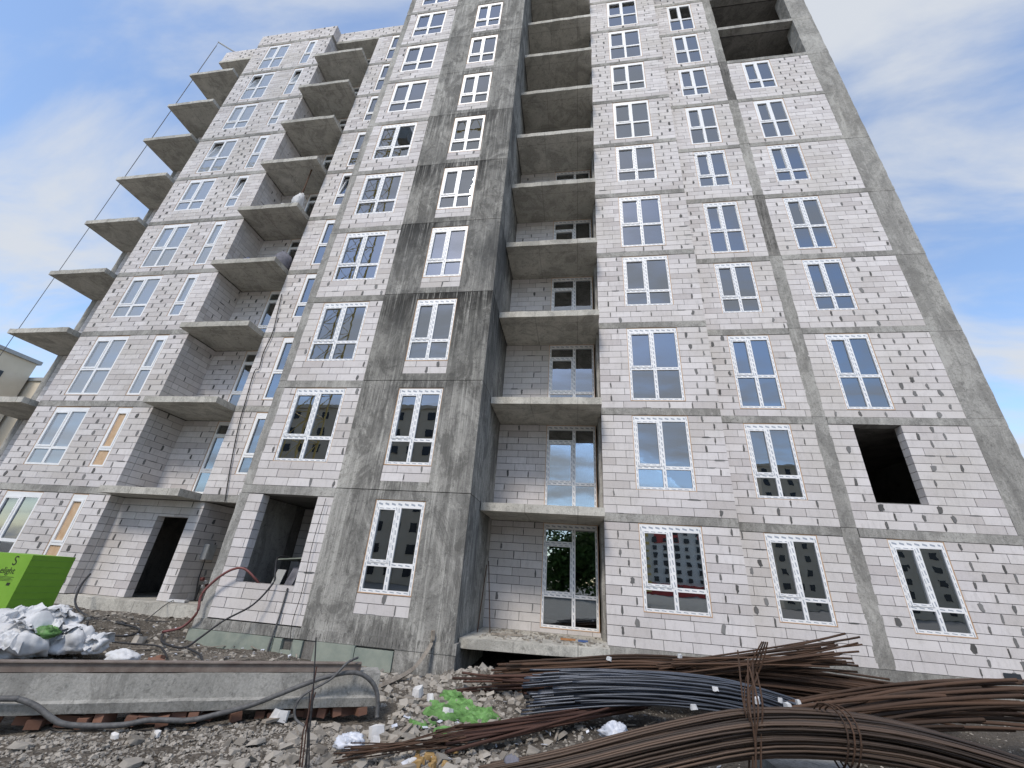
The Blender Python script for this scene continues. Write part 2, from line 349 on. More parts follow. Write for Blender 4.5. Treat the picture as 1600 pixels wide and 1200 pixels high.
def wall(axis, plane, u0, u1, z0, z1, openings=(), ps=.25, w=(.035, .07), hor=.06, bond=None):
    """courses of 0.6 x 0.2 m blocks from z0 up to z1 round the openings"""
    ch = .2; z = z0; row = 0; bond = random.choice((0, 1)) if bond is None else bond
    zone = random.random()
    while z < z1 - .04:
        zt = min(z+ch, z1-.012); segs = [(u0, u1)]; part = []
        for (a, b, c, d) in openings:
            if min(zt, d) - max(z, c) > .015:
                ns_ = []
                for s0, s1 in segs:
                    if b <= s0 or a >= s1: ns_.append((s0, s1)); continue
                    if a - s0 > .03: ns_.append((s0, a))
                    if s1 - b > .03: ns_.append((b, s1))
                segs = ns_
                if c - z > .02: part.append((max(a, u0), min(b, u1), z, c))
                if zt - d > .02: part.append((max(a, u0), min(b, u1), d, zt))
        for s0, s1, za, zb in [(p, q, z, zt) for p, q in segs] + part:
            # mortar bed behind the course
            if axis == 'y': mort.quad([(s0, plane+.011, za-.001), (s1, plane+.011, za-.001), (s1, plane+.011, zb+.014*(zb == zt)), (s0, plane+.011, zb+.014*(zb == zt))])
            else: mort.quad([(plane-.011, s0, za-.001), (plane-.011, s1, za-.001), (plane-.011, s1, zb+.014), (plane-.011, s0, zb+.014)])
            u = s0; first = (.6 if (row+bond) % 2 else .3) + random.uniform(-.07, .07); nxt = s0 + first
            while u < s1-.005:
                e = min(nxt, s1)
                if s1 - e < .07: e = s1
                g0 = .0 if u == s0 else .006; g1 = .0 if e == s1 else .006
                blocks.append((axis, plane, u+g0, e-g1, za+.006, zb-.006, random.uniform(-.003, .003)))
                if e < s1 and zb-za > .12:
                    r = random.random(); dens = ps*(2.6 if zone > .5 else 1.7)*max(.22, min(1.4, .75+1.2*math.sin(e*1.9+zone*40)))
                    if r < dens: add_smear(axis, plane, e+random.uniform(-.012, .012), (za+zb)/2+random.uniform(-.02, .02), random.uniform(*w)*random.choice((.7, .8, .9, 1.5)), random.uniform(.13, .2), 0)
                    elif r < dens+hor: add_smear(axis, plane, e+random.uniform(-.1, .1), za, random.uniform(.12, .34), random.uniform(.018, .04), 0)
                u = e; nxt = e + .6 + random.uniform(-.01, .01)
        z += ch; row += 1

def pane_mesh(w, h, mat, cache={}):
    k = (round(w, 3), round(h, 3), mat)
    if k not in cache: cache[k] = MB().box(0, w, 0, .012, 0, h).mesh('pane', mat)
    return cache[k]
def window(x0, x1, z0, z1, y, cells, bars, sash=(), film=True, glass='glass', tilt=None, boards=False, label=None):
    """cells: glazed rectangles; bars: frame members; sash: cells with an opening sash"""
    pv = 'pvc' if film else 'pvc_plain'; yf = y+.012
    fr = MB()
    for (a, b, c, d) in bars: fr.box(a, b, yf, yf+.07, c, d)
    wo_ = fr.build('window', pv, B)
    if label: wo_['label'] = label
    fm = MB(); e = .018
    for (a, b, c, d) in ((x0-e, x0-.001, z0-e, z1+e), (x1+.001, x1+e, z0-e, z1+e), (x0-.001, x1+.001, z1+.001, z1+e), (x0-.001, x1+.001, z0-e, z0-.001)): fm.box(a, b, y+.006, y+.09, c, d)
    fm.build('foam_seal', 'foam', wo_)
    for i, (a, b, c, d) in enumerate(cells):
        ca, cb, cc, cd = a, b, c, d; objs = []
        if i in sash:
            q = .06; sm = MB(); ys0 = yf-.012; ys1 = yf+.055
            ox, oz = a-.012, c-.012; W_, H_ = b-a+.024, d-c+.024
            sm.box(0, q, 0, .067, 0, H_); sm.box(W_-q, W_, 0, .067, 0, H_); sm.box(q, W_-q, 0, .067, 0, q); sm.box(q, W_-q, 0, .067, H_-q, H_)
            if W_ > .45: sm.box(W_*.25, W_*.25+.03, -.01, 0, .01, .03)
            so = sm.build('sash', pv, wo_); so.location = (ox, ys0, oz); objs.append(so)
            ca, cb, cc, cd = ox+q, ox+W_-q, oz+q, oz+H_-q
        if boards:
            MB().box(ca+.001, cb-.001, yf+.03, yf+.045, cc+.001, cd-.001).build('board', 'osb', wo_); continue
        po = link('pane', pane_mesh(cb-ca, cd-cc, glass), wo_); po.location = (ca, yf+.03, cc)
        if tilt == i and objs:
            R = Matrix.Rotation(-math.radians(9), 4, 'X'); piv = Vector((a, yf+.03, c))
            for ob, l0 in ((objs[0], Vector(objs[0].location)), (po, Vector(po.location))):
                ob.location = piv + (R @ (l0-piv)); ob.rotation_euler = (-math.radians(9), 0, 0)
    return wo_
def std_window(x0, x1, z0, z1, y, tr, film, glass='glass', tilt=None, boards=False, two=True):
    o, top, m2, tb = .066, .155, .046, .088
    xm = (x0+x1)/2
    a, b, c, d = x0+o, x1-o, z0+o, z1-top; ta, tb_ = z0+tr, z0+tr+tb
    bars = [(x0, a, z0, z1), (b, x1, z0, z1), (a, b, z0, c), (a, b, d, z1)]
    if two:
        bars += [(xm-m2, xm+m2, c, d), (a, xm-m2, ta, tb_), (xm+m2, b, ta, tb_)]
        cells = [(a, xm-m2, tb_, d), (xm+m2, b, tb_, d), (a, xm-m2, c, ta), (xm+m2, b, c, ta)]
    else:
        bars += [(a, b, ta, tb_)]; cells = [(a, b, tb_, d), (a, b, c, ta)]
    return window(x0, x1, z0, z1, y, cells, bars, sash=(0,), film=film, glass=glass, tilt=tilt, boards=boards)
def balcony_door(x0, x1, z0, z1, y, film, glass='glass', two=True):
    o = .058; a, b, c, d = x0+o, x1-o, z0+o, z1-.13; xm = x0 + (x1-x0)*.565 if two else None
    h = z1-z0; t1, t2 = z0+h*.785, z0+h*.785+.08; l1, l2 = z0+h*.275, z0+h*.275+.085
    bars = [(x0, a, z0, z1), (b, x1, z0, z1), (a, b, z0, c), (a, b, d, z1)]
    if two:
        bars += [(xm-.045, xm+.045, c, d), (a, xm-.045, t1, t2), (a, xm-.045, l1, l2), (xm+.045, b, l1, l2)]
        cells = [(a, xm-.045, l2, t1), (a, xm-.045, t2, d), (a, xm-.045, c, l1), (xm+.045, b, l2, d), (xm+.045, b, c, l1)]
    else:
        bars += [(a, b, t1, t2), (a, b, l1, l2)]; cells = [(a, b, l2, t1), (a, b, t2, d), (a, b, c, l1)]
    return window(x0, x1, z0, z1, y, cells, bars, sash=(0,), film=film, glass=glass)

def band(x0, x1, y, k, dep=.3, name='floor_beam', mat='conc', z0=None, z1=None):
    zz1 = L(k) if z1 is None else z1; zz0 = L(k)-T if z0 is None else z0
    n = max(2, int((x1-x0)/.35)); mb = MB(); pr = []
    xs_ = [x0+(x1-x0)*i/n for i in range(n+1)]
    for i, x in enumerate(xs_):
        e0 = random.uniform(-.006, .006); e1 = random.uniform(-.006, .006); f0 = random.uniform(-.012, -.004)
        pr.append([(x, y+f0, zz0+e0), (x, y+f0, zz1+e1-.004), (x, y+dep, zz1-.004), (x, y+dep, zz0)])
    for p, q in zip(pr, pr[1:]):
        for a in range(4):
            b = (a+1) % 4; mb.quad([p[a], q[a], q[b], p[b]])
    mb.quad(pr[0]); mb.quad(list(reversed(pr[-1])))
    return mb.build(name, mat, B)
def column(x0, x1, y, z0, z1, dep=.3, mat='conc', name='concrete_column'):
    n = max(3, int((z1-z0)/.22)); mb = MB(); rows = []
    for i in range(n+1):
        z = z0+(z1-z0)*i/n; a = random.uniform(-.012, .012); b = random.uniform(-.012, .012); f = random.uniform(-.006, .0)
        rows.append([(x0+a, y+f, z), (x1+b, y+f, z), (x1+b, y+dep, z), (x0+a, y+dep, z)])
    for p, q in zip(rows, rows[1:]):
        for a in range(4):
            b = (a+1) % 4; mb.quad([p[a], p[b], q[b], q[a]])
    mb.quad(list(reversed(rows[0]))); mb.quad(rows[-1])
    return mb.build(name, mat, B)
def slab(x0, x1, y0, y1, z1, th=.19, name='balcony_slab', rough=.008):
    nx_ = max(3, int((x1-x0)/.3)); mb = MB()
    for i in range(nx_):
        a, b = x0+(x1-x0)*i/nx_, x0+(x1-x0)*(i+1)/nx_
        if i == 0: fa = random.uniform(-rough, rough); ta = random.uniform(-rough, rough)
        fb = random.uniform(-rough, rough); tb = random.uniform(-rough, rough)
        mb.quad([(a, y0+fa, z1-th), (b, y0+fb, z1-th), (b, y0+fb, z1+tb), (a, y0+fa, z1+ta)])
        mb.quad([(a, y0+fa, z1+ta), (b, y0+fb, z1+tb), (b, y1, z1), (a, y1, z1)])
        mb.quad([(a, y1, z1-th), (b, y1, z1-th), (b, y0+fb, z1-th), (a, y0+fa, z1-th)])
        if i == 0: mb.quad([(a, y1, z1-th), (a, y0+fa, z1-th), (a, y0+fa, z1+ta), (a, y1, z1)])
        if i == nx_-1: mb.quad([(b, y0+fb, z1-th), (b, y1, z1-th), (b, y1, z1), (b, y0+fb, z1+tb)])
        fa, ta = fb, tb
    return mb.build(name, 'slab', B)

def tall(k): return k in (3, 5, 7, 9, 10)
def sill(k): return L(k-1) + ((.72 if k == 1 else .605) if not tall(k) else .235)
def trn(k): return (.43 if k == 1 else .52) if not tall(k) else .94

# --- H : three metre bay right of the balcony recess
for k in range(1, NTOP+1):
    z0, z1 = sill(k), L(k)-.225; op = (1.475, 2.885, z0, z1)
    wall('y', YH, XH0, XH1, L(k-1), L(k)-T, [(op[0]-.018, op[1]+.018, op[2]-.018, op[3]+.05)], ps=.3 if k < 3 else .4)
    std_window(*op, YH, trn(k), k < 7)
    band(XH0, XH1, YH, k)
# --- I and J : right part, a column between, corner column at the end
for k in range(1, NTOP+1):
    z0, z1 = sill(k), L(k)-.225
    wall('y', YI, XH1-.05, XC0, L(k-1), L(k)-T, [(4.45-.018, 5.58+.018, z0-.018, z1+.05)], ps=.22 if k < 3 else .38)
    std_window(4.45, 5.58, z0, z1, YI, trn(k), k < 7)
    band(XH1-.05, XC0-.03, YI, k)
    if k <= 8:
        ze = L(k)-T-.035 if k == 2 else z1
        gap = 0 if k == 2 else .018
        wall('y', YI, XC1, 9.72, L(k-1), L(k)-T, [(7.08-gap, 8.19+gap, z0-gap, z1+.05)], ps=.4, w=(.045, .085))
        if k != 2: std_window(7.08, 8.19, z0, z1, YI, trn(k), k < 7)
    band(XC1+.03, XK, YI, k) if k != 8 else band(XC1+.03, XK, YI, k)
    column(XC0-.02, XC1+.02, YI, L(k-1)+.004, L(k)-.006, dep=.35, mat='sooty' if k in (5, 8) else 'conc')
    column(9.72, XK, YI, L(k-1)+.004, L(k)-T-.004, dep=.6, mat='conc', name='corner_column')
# --- D (block bay) and E (board-marked concrete bay)
for k in range(1, NTOP+1):
    z0, z1 = L(k-1)+(.71 if k == 1 else .605), L(k)-.225
    if k == 1: wall('y', YE, -7.79, -5.56, L(0)-.01, L(1)-T, [(-7.395, -5.965, z0, z1+.06)], ps=.08)
    else:
        wall('y', YE, -7.79, -5.56, L(k-1), L(k)-T, [(-7.42-.018, -5.995+.018, z0-.018, z1+.05)], ps=.3, w=(.04, .065))
        std_window(-7.42, -5.995, z0, z1, YE, .56, k < 7)
    band(-8.0, -5.57, YE, k); column(XD, -7.78, YE, L(k-1)+.004 if k > 1 else -.1, L(k)-T-.004, dep=1.9)
    # concrete bay: left pier, right pier with its return wall, lintel and apron, window column between
    lo = L(k-1)+.008 if k > 1 else .27; hi = L(k)-.008
    e0, e1 = -4.5, -3.35; mb = MB()
    mb.box(-5.56, e0-.02, YE-.012, YE+.25, lo, hi)
    mb.box(e1+.02, XE, YE-.012, YG+.1, lo, hi)
    mb.box(e0-.019, e1+.019, YE-.008, YE+.25, z1+.02, hi)
    mb.box(e0-.019, e1+.019, YE-.008, YE+.25, lo, z0-.40)
    mb.build('concrete_wall', 'stained', B)
    wall('y', YE+.004, e0-.018, e1+.018, z0-.40, z0-.012, ps=.25)
    std_window(e0, e1, z0, z1, YE, .56 if k > 1 else .50, k < 7)
# --- G : recess with balcony doors
for k in range(1, NTOP+1):
    if k <= 6:
        z0, z1 = L(k-1)+.16, L(k)-.215; lo = L(k-1) if k > 1 else .5
        wall('y', YG, XE, .56, lo, L(k)-.19, [(-.89-.018, .52+.05, z0-.018, z1+.06)], ps=.3, w=(.03, .05))
        balcony_door(-.89, .52, z0, z1, YG, True)
    slab(XE+.02, XH0-.02, 10.0, YG+.25, L(k), .195)
    column(.575, XH0-.003, YH+.26, L(k-1)+.004, L(k)-.2, dep=YG-YH, mat='conc', name='recess_pier')
# stoop slab under the ground-floor door
mb = MB(); P = [(-2.12, 9.22), (-.6, 9.42), (.64, 9.75), (.64, YG+.02), (-2.31, YG+.02), (-2.31, 9.25)]
for a, b in zip(P, P[1:]+P[:1]): mb.quad([(a[0], a[1], .33), (b[0], b[1], .33), (b[0], b[1], .50), (a[0], a[1], .50)])
mb.quad([(x, y, .50) for x, y in P]); mb.quad([(x, y, .33) for x, y in reversed(P)])
mb.build('stoop_slab', 'slab', B)
# --- plinths
MB().box(XH0, XH1, YH-.02, YH+.3, -.3, L(0)-.004).build('plinth', 'conc', B)
MB().box(XH1+.002, XK, YI-.02, YI+.3, -.3, L(0)-.004).build('plinth', 'conc', B)
MB().box(-8.04, XE+.06, YE-.03, YE+.28, .235, .425).box(XE-.3, XE+.06, YE+.281, YG, .235, .425).build('plinth', 'stained', B)
for x0, x1, zt, mt in ((-8.06, -6.07, .225, 'xps'), (-6.055, -5.88, .215, 'xps'), (-5.64, -5.42, .215, 'xps'), (-5.15, -4.3, .228, 'xps'), (-4.285, -3.5, .20, 'xps')):
    MB().box(x0, x1, YE-.06, YE+.02, -.4, zt).build('insulation_panel', mt, B)
MB().box(-5.875, -5.645, YE-.055, YE+.02, -.4, .03).build('insulation_panel', 'xps', B)
MB().box(-3.49, XE+.05, YE-.02, YG, -.45, .23).build('plinth', 'stained', B)
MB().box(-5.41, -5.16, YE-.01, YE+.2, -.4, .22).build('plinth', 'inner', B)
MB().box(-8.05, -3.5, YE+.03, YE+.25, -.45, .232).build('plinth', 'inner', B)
MB().box(XA0-3, XD-.1, 10.42, 11.0, -.3, .44).build('plinth', 'slab', B)
MB().box(8.40, 8.69, YI-.035, YI-.022, .43, .60).build('vent_shade_plate', 'dark', B)  # solid dark plate, its colour stands in for the shade inside the vent hole
# --- A : left wing, and the set-back strips beside its balconies
TILT = {(7, 'b'): 0, (9, 'b'): 0, (9, 'n'): 0, (6, 'n'): 0, (6, 'c'): 0}
for k in range(1, NLOW+1):
    z0, z1 = sill(k), L(k)-.235
    wall('y', YA, XA0, XA1, L(k-1), L(k)-T, [(-17.4-.018, -16.03+.018, z0-.018, z1+.05), (-14.89-.018, -14.36+.018, z0-.018, z1+.05)], ps=.5, w=(.045, .08))
    std_window(-17.4, -16.03, z0, z1, YA, trn(k), False, 'glass_milky' if k > 1 else 'glass', TILT.get((k, 'b')))
    std_window(-14.89, -14.36, z0, z1, YA, trn(k), False, 'glass_milky' if k > 2 else 'glass', TILT.get((k, 'n')), boards=(k <= 2), two=False)
    band(XA0, XA1, YA, k)
    if k > 1:
        wall('x', XA1+.004, YA+.25, YB, L(k-1), L(k)-T, ps=.42, w=(.03, .05), hor=.14)
        zz0, zz1 = L(k-1)+.14, L(k)-.22
        wall('y', YB, XA1, -10.6, L(k-1), L(k)-T, [(-12.21-.018, -11.33+.018, zz0-.018, zz1+.05)], ps=.5, w=(.04, .06))
        balcony_door(-12.21, -11.33, zz0, zz1, YB, False, two=False)
        wall('y', YC, -10.86, XD+.2, L(k-1), L(k)-T, [(-10.03-.018, -9.48+.018, z0-.018, z1+.05)], ps=.42, w=(.035, .06))
        std_window(-10.03, -9.48, z0, z1, YC, trn(k), False, 'glass', TILT.get((k, 'c')), two=False)
    band(-10.86, XD+.2, YC, k)
    if k < NLOW:
        slab(XA1+.03, -10.88, 10.06, YB+.25, L(k), .195)
        slab(XS0, XA0-.22, 10.16, YZ+.25, L(k), .195)
    # set-back end strip with its corner column and window sliver
    wall('y', YZ, -20.85, XA0+.1, L(k-1), L(k)-T, [(-20.6, -19.3, L(k-1)+.15, L(k)-.22)], ps=.3)
    window(-20.58, -19.32, L(k-1)+.17, L(k)-.235, YZ, [(-20.5, -19.4, L(k-1)+.25, L(k)-.35)], [(-20.58, -20.5, L(k-1)+.17, L(k)-.235), (-19.4, -19.32, L(k-1)+.17, L(k)-.235), (-20.5, -19.4, L(k-1)+.17, L(k-1)+.25), (-20.5, -19.4, L(k)-.35, L(k)-.235)], film=False)
    column(-21.15, -20.86, YZ, L(k-1)+.004, L(k)-.2, dep=.4)
# ground-floor entrance wall under the first balcony
ye = 10.9
wall('x', XA1+.004, YA+.25, ye, L(0), L(1)-T, ps=.2)
wall('y', ye, XA1, -10.75, L(0), L(1)-T, [(-12.16, -11.12, 0, 2.58)], ps=.32, w=(.03, .05), hor=.12)
wall('x', -10.75, ye+.0, 13.6, L(0), L(1)-T, ps=.12)
MB().box(-13.5, XD-.05, 10.55, 13.8, .2, .45).build('entrance_step', 'slab', B)
wall('y', 11.3, -7.79, -5.4, L(0), L(1)-T, ps=.3)
# parapets of the lower wing
wall('y', YA-.01, XA0-.05, XA1+.05, L(NLOW), L(NLOW)+1.02, ps=.5, w=(.05, .08))
wall('x', XA1+.05, YA+.23, YC+.6, L(NLOW), L(NLOW)+1.02, ps=.4)
wall('y', YC+.05, XA1+.05, XD, L(NLOW), L(NLOW)+.95, ps=.45, w=(.05, .08))
wall('y', 10.96, -21.15, XA0-.06, L(NLOW), L(NLOW)+.98, ps=.45, w=(.05, .08))
slab(XA1+.06, -8.05, YC+.03, 12.2, L(NLOW), .2, 'roof_slab'); slab(-21.2, XA0-.3, 10.93, 12.2, L(NLOW), .2, 'roof_slab')
MB().box(-21.15, XD-.02, 12.21, 16, L(NLOW)-.2, L(NLOW)-.01).build('roof_slab', 'slab', B)

# --- what stands behind the walls: storey slabs, cross walls, back wall
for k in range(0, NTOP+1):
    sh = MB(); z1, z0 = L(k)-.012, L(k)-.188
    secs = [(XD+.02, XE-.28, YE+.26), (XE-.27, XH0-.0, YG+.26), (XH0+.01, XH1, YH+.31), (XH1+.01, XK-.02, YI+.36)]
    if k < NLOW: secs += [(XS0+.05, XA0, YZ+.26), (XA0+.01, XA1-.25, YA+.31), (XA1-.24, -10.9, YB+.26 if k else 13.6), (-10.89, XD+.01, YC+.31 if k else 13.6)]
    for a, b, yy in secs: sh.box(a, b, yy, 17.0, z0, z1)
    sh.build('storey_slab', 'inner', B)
    if k < NTOP:
        wl = MB(); za, zb = L(k)-.011, L(k+1)-.189
        low = k < NLOW
        x_left = -21.0 if low else XD+.05
        wl.box(x_left, XK-.05, 16.4, 16.6, za, zb)
        for x in ([-18.5, -15.4, -13.9, -8.6] if low else []) + [-5.0, -2.6, .35, 3.4, 6.2]:
            y0 = {-18.5: 12.3, -15.4: YA+.4, -13.9: 11.0, -8.6: 12.4, -5.0: YE+.35, -2.6: 11.8, .35: 11.95, 3.4: YI+.4, 6.2: YI+.4}[x]
            wl.box(x, x+.18, y0, 16.39, za, zb)
        wl.box(x_left-.02, x_left+.15, 12.3 if low else 9.6, 16.39, za, zb)
        wl.box(XK-.25, XK-.03, YI+.62, 16.39, za, zb)
        wl.box(XD+.03, XD+.2, YE+1.92, 16.39, za, zb)
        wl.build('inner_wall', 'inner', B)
MB().box(XD, XK, YE+.3, 17, L(NTOP)+.0, L(NTOP)+.2).build('roof_slab', 'slab', B)

# --- place the blocks: the 300 that show largest are objects, the rest one mesh
def px_area(b):
    ax, pl, u0, u1, z0, z1, j = b
    c = Vector(((u0+u1)/2, pl, (z0+z1)/2)) if ax == 'y' else Vector((pl, (u0+u1)/2, (z0+z1)/2))
    d = c - Vector((0, 0, CAMZ)); w_ = d.dot(fwd)
    if w_ < .5: return 0
    px, py = 800+FPX*d.dot(r2)/w_, 600-FPX*d.dot(u2)/w_
    if not (0 < px < 1600 and 0 < py < 1110): return 0
    nrm = abs(d.y if ax == 'y' else d.x)/d.length
    if ax == 'y' and (pl > YG+.3 or (abs(pl-11.3) < .01)): return 0
    return (u1-u0)*(z1-z0)*nrm/w_**2
order = sorted(range(len(blocks)), key=lambda i: -px_area(blocks[i])); near = set(order[:300])
unit = MB().box(-.5, .5, 0, 1, -.5, .5, 'k').mesh('aerated_block', 'block')
rest = MB()
for i, (ax, pl, u0, u1, z0, z1, j) in enumerate(blocks):
    if i in near:
        o = link('aerated_block', unit, B)
        if ax == 'y': o.location = ((u0+u1)/2, pl+j, (z0+z1)/2); o.scale = (u1-u0, DEP-j, z1-z0)
        else: o.location = (pl+j, (u0+u1)/2, (z0+z1)/2); o.rotation_euler = (0, 0, math.pi/2); o.scale = (u1-u0, DEP+j, z1-z0)
    else: emit(rest, ax, pl, u0, u1, z0, z1, j)
tag(rest.build('aerated_blocks', 'block', B), kind='stuff')
mort.build('mortar_bed', 'mortar', B)
tag(smear.build('mortar_smears', 'smear', B), kind='stuff')

# ------------------------------------------------------------------ far things
def far_point(*a): return a
fb = thing('distant_building', 'pale beige building with flat roof far behind the left edge of the block', 'building', (-88, 40, 0))
def fbx(name, mat, *b):
    o = MB().box(*b).build(name, mat, fb); o.matrix_parent_inverse = Matrix.Translation((88, -40, 0)); return o
fbx('wall', 'beige', -110, -74.0, 25, 40.0, 0, 24.0); fbx('coping', 'grey', -110.3, -73.7, 24.7, 40.3, 24.01, 24.5)
fbx('wall', 'beige', -100, -40.0, 40.4, 60.0, 0, 21.6); fbx('coping', 'grey', -100, -39.7, 40.2, 60.0, 21.61, 22.1)
for k in range(5):
    for i in range(3): fbx('window', 'dark', -73.98, -73.9, 27+i*4.4, 28.6+i*4.4, 3+k*4.2, 4.8+k*4.2)
    for i in range(6): fbx('window', 'dark', -70+i*4.4, -68.4+i*4.4, 40.32, 40.38, 3+k*3.7, 4.8+k*3.7)

# what the glass mirrors: a red and white block, a lattice crane and a tree across the yard, behind the camera
rb = thing('red_white_building', 'red and white apartment block mirrored in the ground-floor window', 'building', (0, 0, 0))
MB().box(24, 62, -182, -170, 0, 32).build('wall', 'whitewall', rb)
for a, b, c, d in ((32, 42, 20, 32.3), (50, 58, 22, 32.3), (24, 62, 0, 4.5)): MB().box(a, b, -169.9, -169.4, c, d).build('red_panel', 'redwall', rb)
for k in range(10):
    for i in range(7): MB().box(31+i*4.4, 32.8+i*4.4, -169.3, -169.1, 2.2+k*3, 3.9+k*3).build('window', 'dark', rb)
    MB().box(25, 29.5, -169.5, -168, 1+k*3, 2.1+k*3).build('balcony', 'yellow', rb)
def plain_block(label, x0, x1, y0, y1, h, nf, nw):
    t = thing('grey_building', label, 'building', ((x0+x1)/2, (y0+y1)/2, 0)); inv = Matrix.Translation((-(x0+x1)/2, -(y0+y1)/2, 0))
    def pt(nm, mt, *b):
        o = MB().box(*b).build(nm, mt, t); o.matrix_parent_inverse = inv
    pt('wall', 'beige', x0, x1, y0, y1, 0, h); pt('coping', 'beige', x0-.3, x1+.3, y0-.3, y1+.3, h+.01, h+.6)
    for k in range(nf):
        for i in range(nw):
            xx = x0+(x1-x0)*(i+.3)/nw; pt('window', 'dark', xx, xx+(x1-x0)/nw*.42, y1+.02, y1+.1, h*(k+.35)/nf, h*(k+.8)/nf)
plain_block('dark grey tower mirrored in the windows right of the centre', 47, 58, -104, -92, 33, 11, 4)
plain_block('long grey block mirrored in the right ground-floor windows', 58.5, 120, -104, -92, 20, 7, 18)
plain_block('grey block mirrored in the windows of the concrete bay', -52, -19.5, -56, -42, 26, 9, 12)
cr_ = thing('tower_crane', 'yellow lattice tower crane mirrored in the upper windows', 'crane', (-20.5, -9, 0))
mm = MB()
for sx in (-.8, .8):
    for sy2 in (-.8, .8): mm.box(sx-.05, sx+.05, sy2-.05, sy2+.05, 0, 46)
for k in range(23):
    z = k*2
    for s in (-.8, .8):
        mm.tube([(-.8, s, z), (.8, s, z+2)], .028, 4); mm.tube([(s, .8, z), (s, -.8, z+2)], .028, 4); mm.tube([(-.8, s, z), (.8, s, z)], .028, 4); mm.tube([(s, -.8, z), (s, .8, z)], .028, 4)
mm.build('mast', 'yellow', cr_)
jb = MB()
for y in (-.6, .6): jb.tube([(-30, y, 46.5), (10, y, 46.5)], .09, 4)
jb.tube([(-30, 0, 48), (10, 0, 48)], .09, 4)
for i in range(26):
    x = -30+i*1.54
    for y in (-.6, .6): jb.tube([(x, y, 46.5), (x+.77, 0, 48)], .045, 4); jb.tube([(x+.77, 0, 48), (x+1.54, y, 46.5)], .045, 4)
jb.build('jib', 'yellow', cr_)
MB().box(1.0, 2.2, -.7, .7, 44.2, 46.1).build('cab', 'grey', cr_)
def tree(name, label, x, y, h, r, n, group=None):
    t = thing(name, label, 'tree', (x, y, -.1), group)
    tb = MB(); tb.tube([(0, 0, 0), (.1, .05, h*.3), (.05, .1, h*.55), (0, 0, h*.8)], [.28, .22, .16, .06], 8)
    for k in range(7):
        a = k*2.4; z = h*(.3+.06*k); tb.tube([(0.05, .05, z), (math.cos(a)*r*.45, math.sin(a)*r*.45, z+h*.14), (math.cos(a)*r*.75, math.sin(a)*r*.75, z+h*.2)], [.1, .06, .02], 5)
    tb.build('trunk', 'bark', t)
    cb = MB(); cl = [(random.gauss(0, r*.45), random.gauss(0, r*.45), h*random.uniform(.15, .95), random.uniform(.25, .45)*r) for _ in range(26)]
    for _ in range(n):
        cx, cy2, cz, cr2 = random.choice(cl); d = Vector((random.gauss(0, 1), random.gauss(0, 1), random.gauss(0, 1))).normalized()*cr2*random.uniform(.6, 1)
        p = Vector((cx, cy2, cz))+d; a = Vector((random.gauss(0, 1), random.gauss(0, 1), random.gauss(0, .6))).normalized()*.34; b = a.cross(Vector((random.random(), random.random(), 1))).normalized()*.22
        cb.quad([p-a, p+b, p+a, p-b])
    cb.build('crown', 'leaf', t)
tree('leafy_tree', 'dense green tree mirrored in the glazed ground-floor door', -.9, -38, 9.5, 5.0, 5000)
tree('leafy_tree', 'tall green tree mirrored in the right half of the glazed door', 2.6, -41, 9.5, 4.6, 5000)
tree('leafy_tree', 'broad green tree across the yard, mirrored behind the door glass', -7.5, -44, 8.5, 5.2, 5000)

# ------------------------------------------------------------------ on the facade
def cable(name, label, pts, r, mat='cable', n=6, cat='cable', sub=6, group=None):
    return tag(MB().tube(smoothpath(pts, sub), r, n).build(name, mat, None, True), label, cat, group)
cable('facade_cable', 'black cable hanging down the narrow-window wall above the entrance', [(-10.72, 10.74, 10.47), (-10.6, 10.74, 9.6), (-10.5, 10.74, 8.79), (-10.56, 10.74, 8.0), (-10.5, 10.74, 7.4), (-10.63, 10.74, 7.28), (-10.55, 10.74, 6.29), (-10.46, 10.74, 5.41), (-10.27, 10.74, 4.34), (-10.08, 10.74, 3.49), (-9.96, 10.72, 3.06)], .016)
hb = thing('roof_hoist', 'thin steel hoist arm leaning out over the roof edge at top left', 'hoist', (-20.7, 10.9, 29.46))
o = MB().tube([(0.5, .3, -.1), (0, .1, .05), (-1.55, 0, 1.3)], .045, 6).build('arm', 'grey', hb); o = MB().obox((.35, .25, -.02), (.2, 0, 0), (0, .12, 0), (0, 0, .06)).build('foot', 'grey', hb)
MB().tube([(-1.55, 0, 1.3), (-1.57, 0, -29.2)], .011, 5).tube([(-1.75, .12, 1.2), (-1.80, .1, -29.2)], .009, 5).build('rope', 'hose', hb)
from mathutils import noise as mn
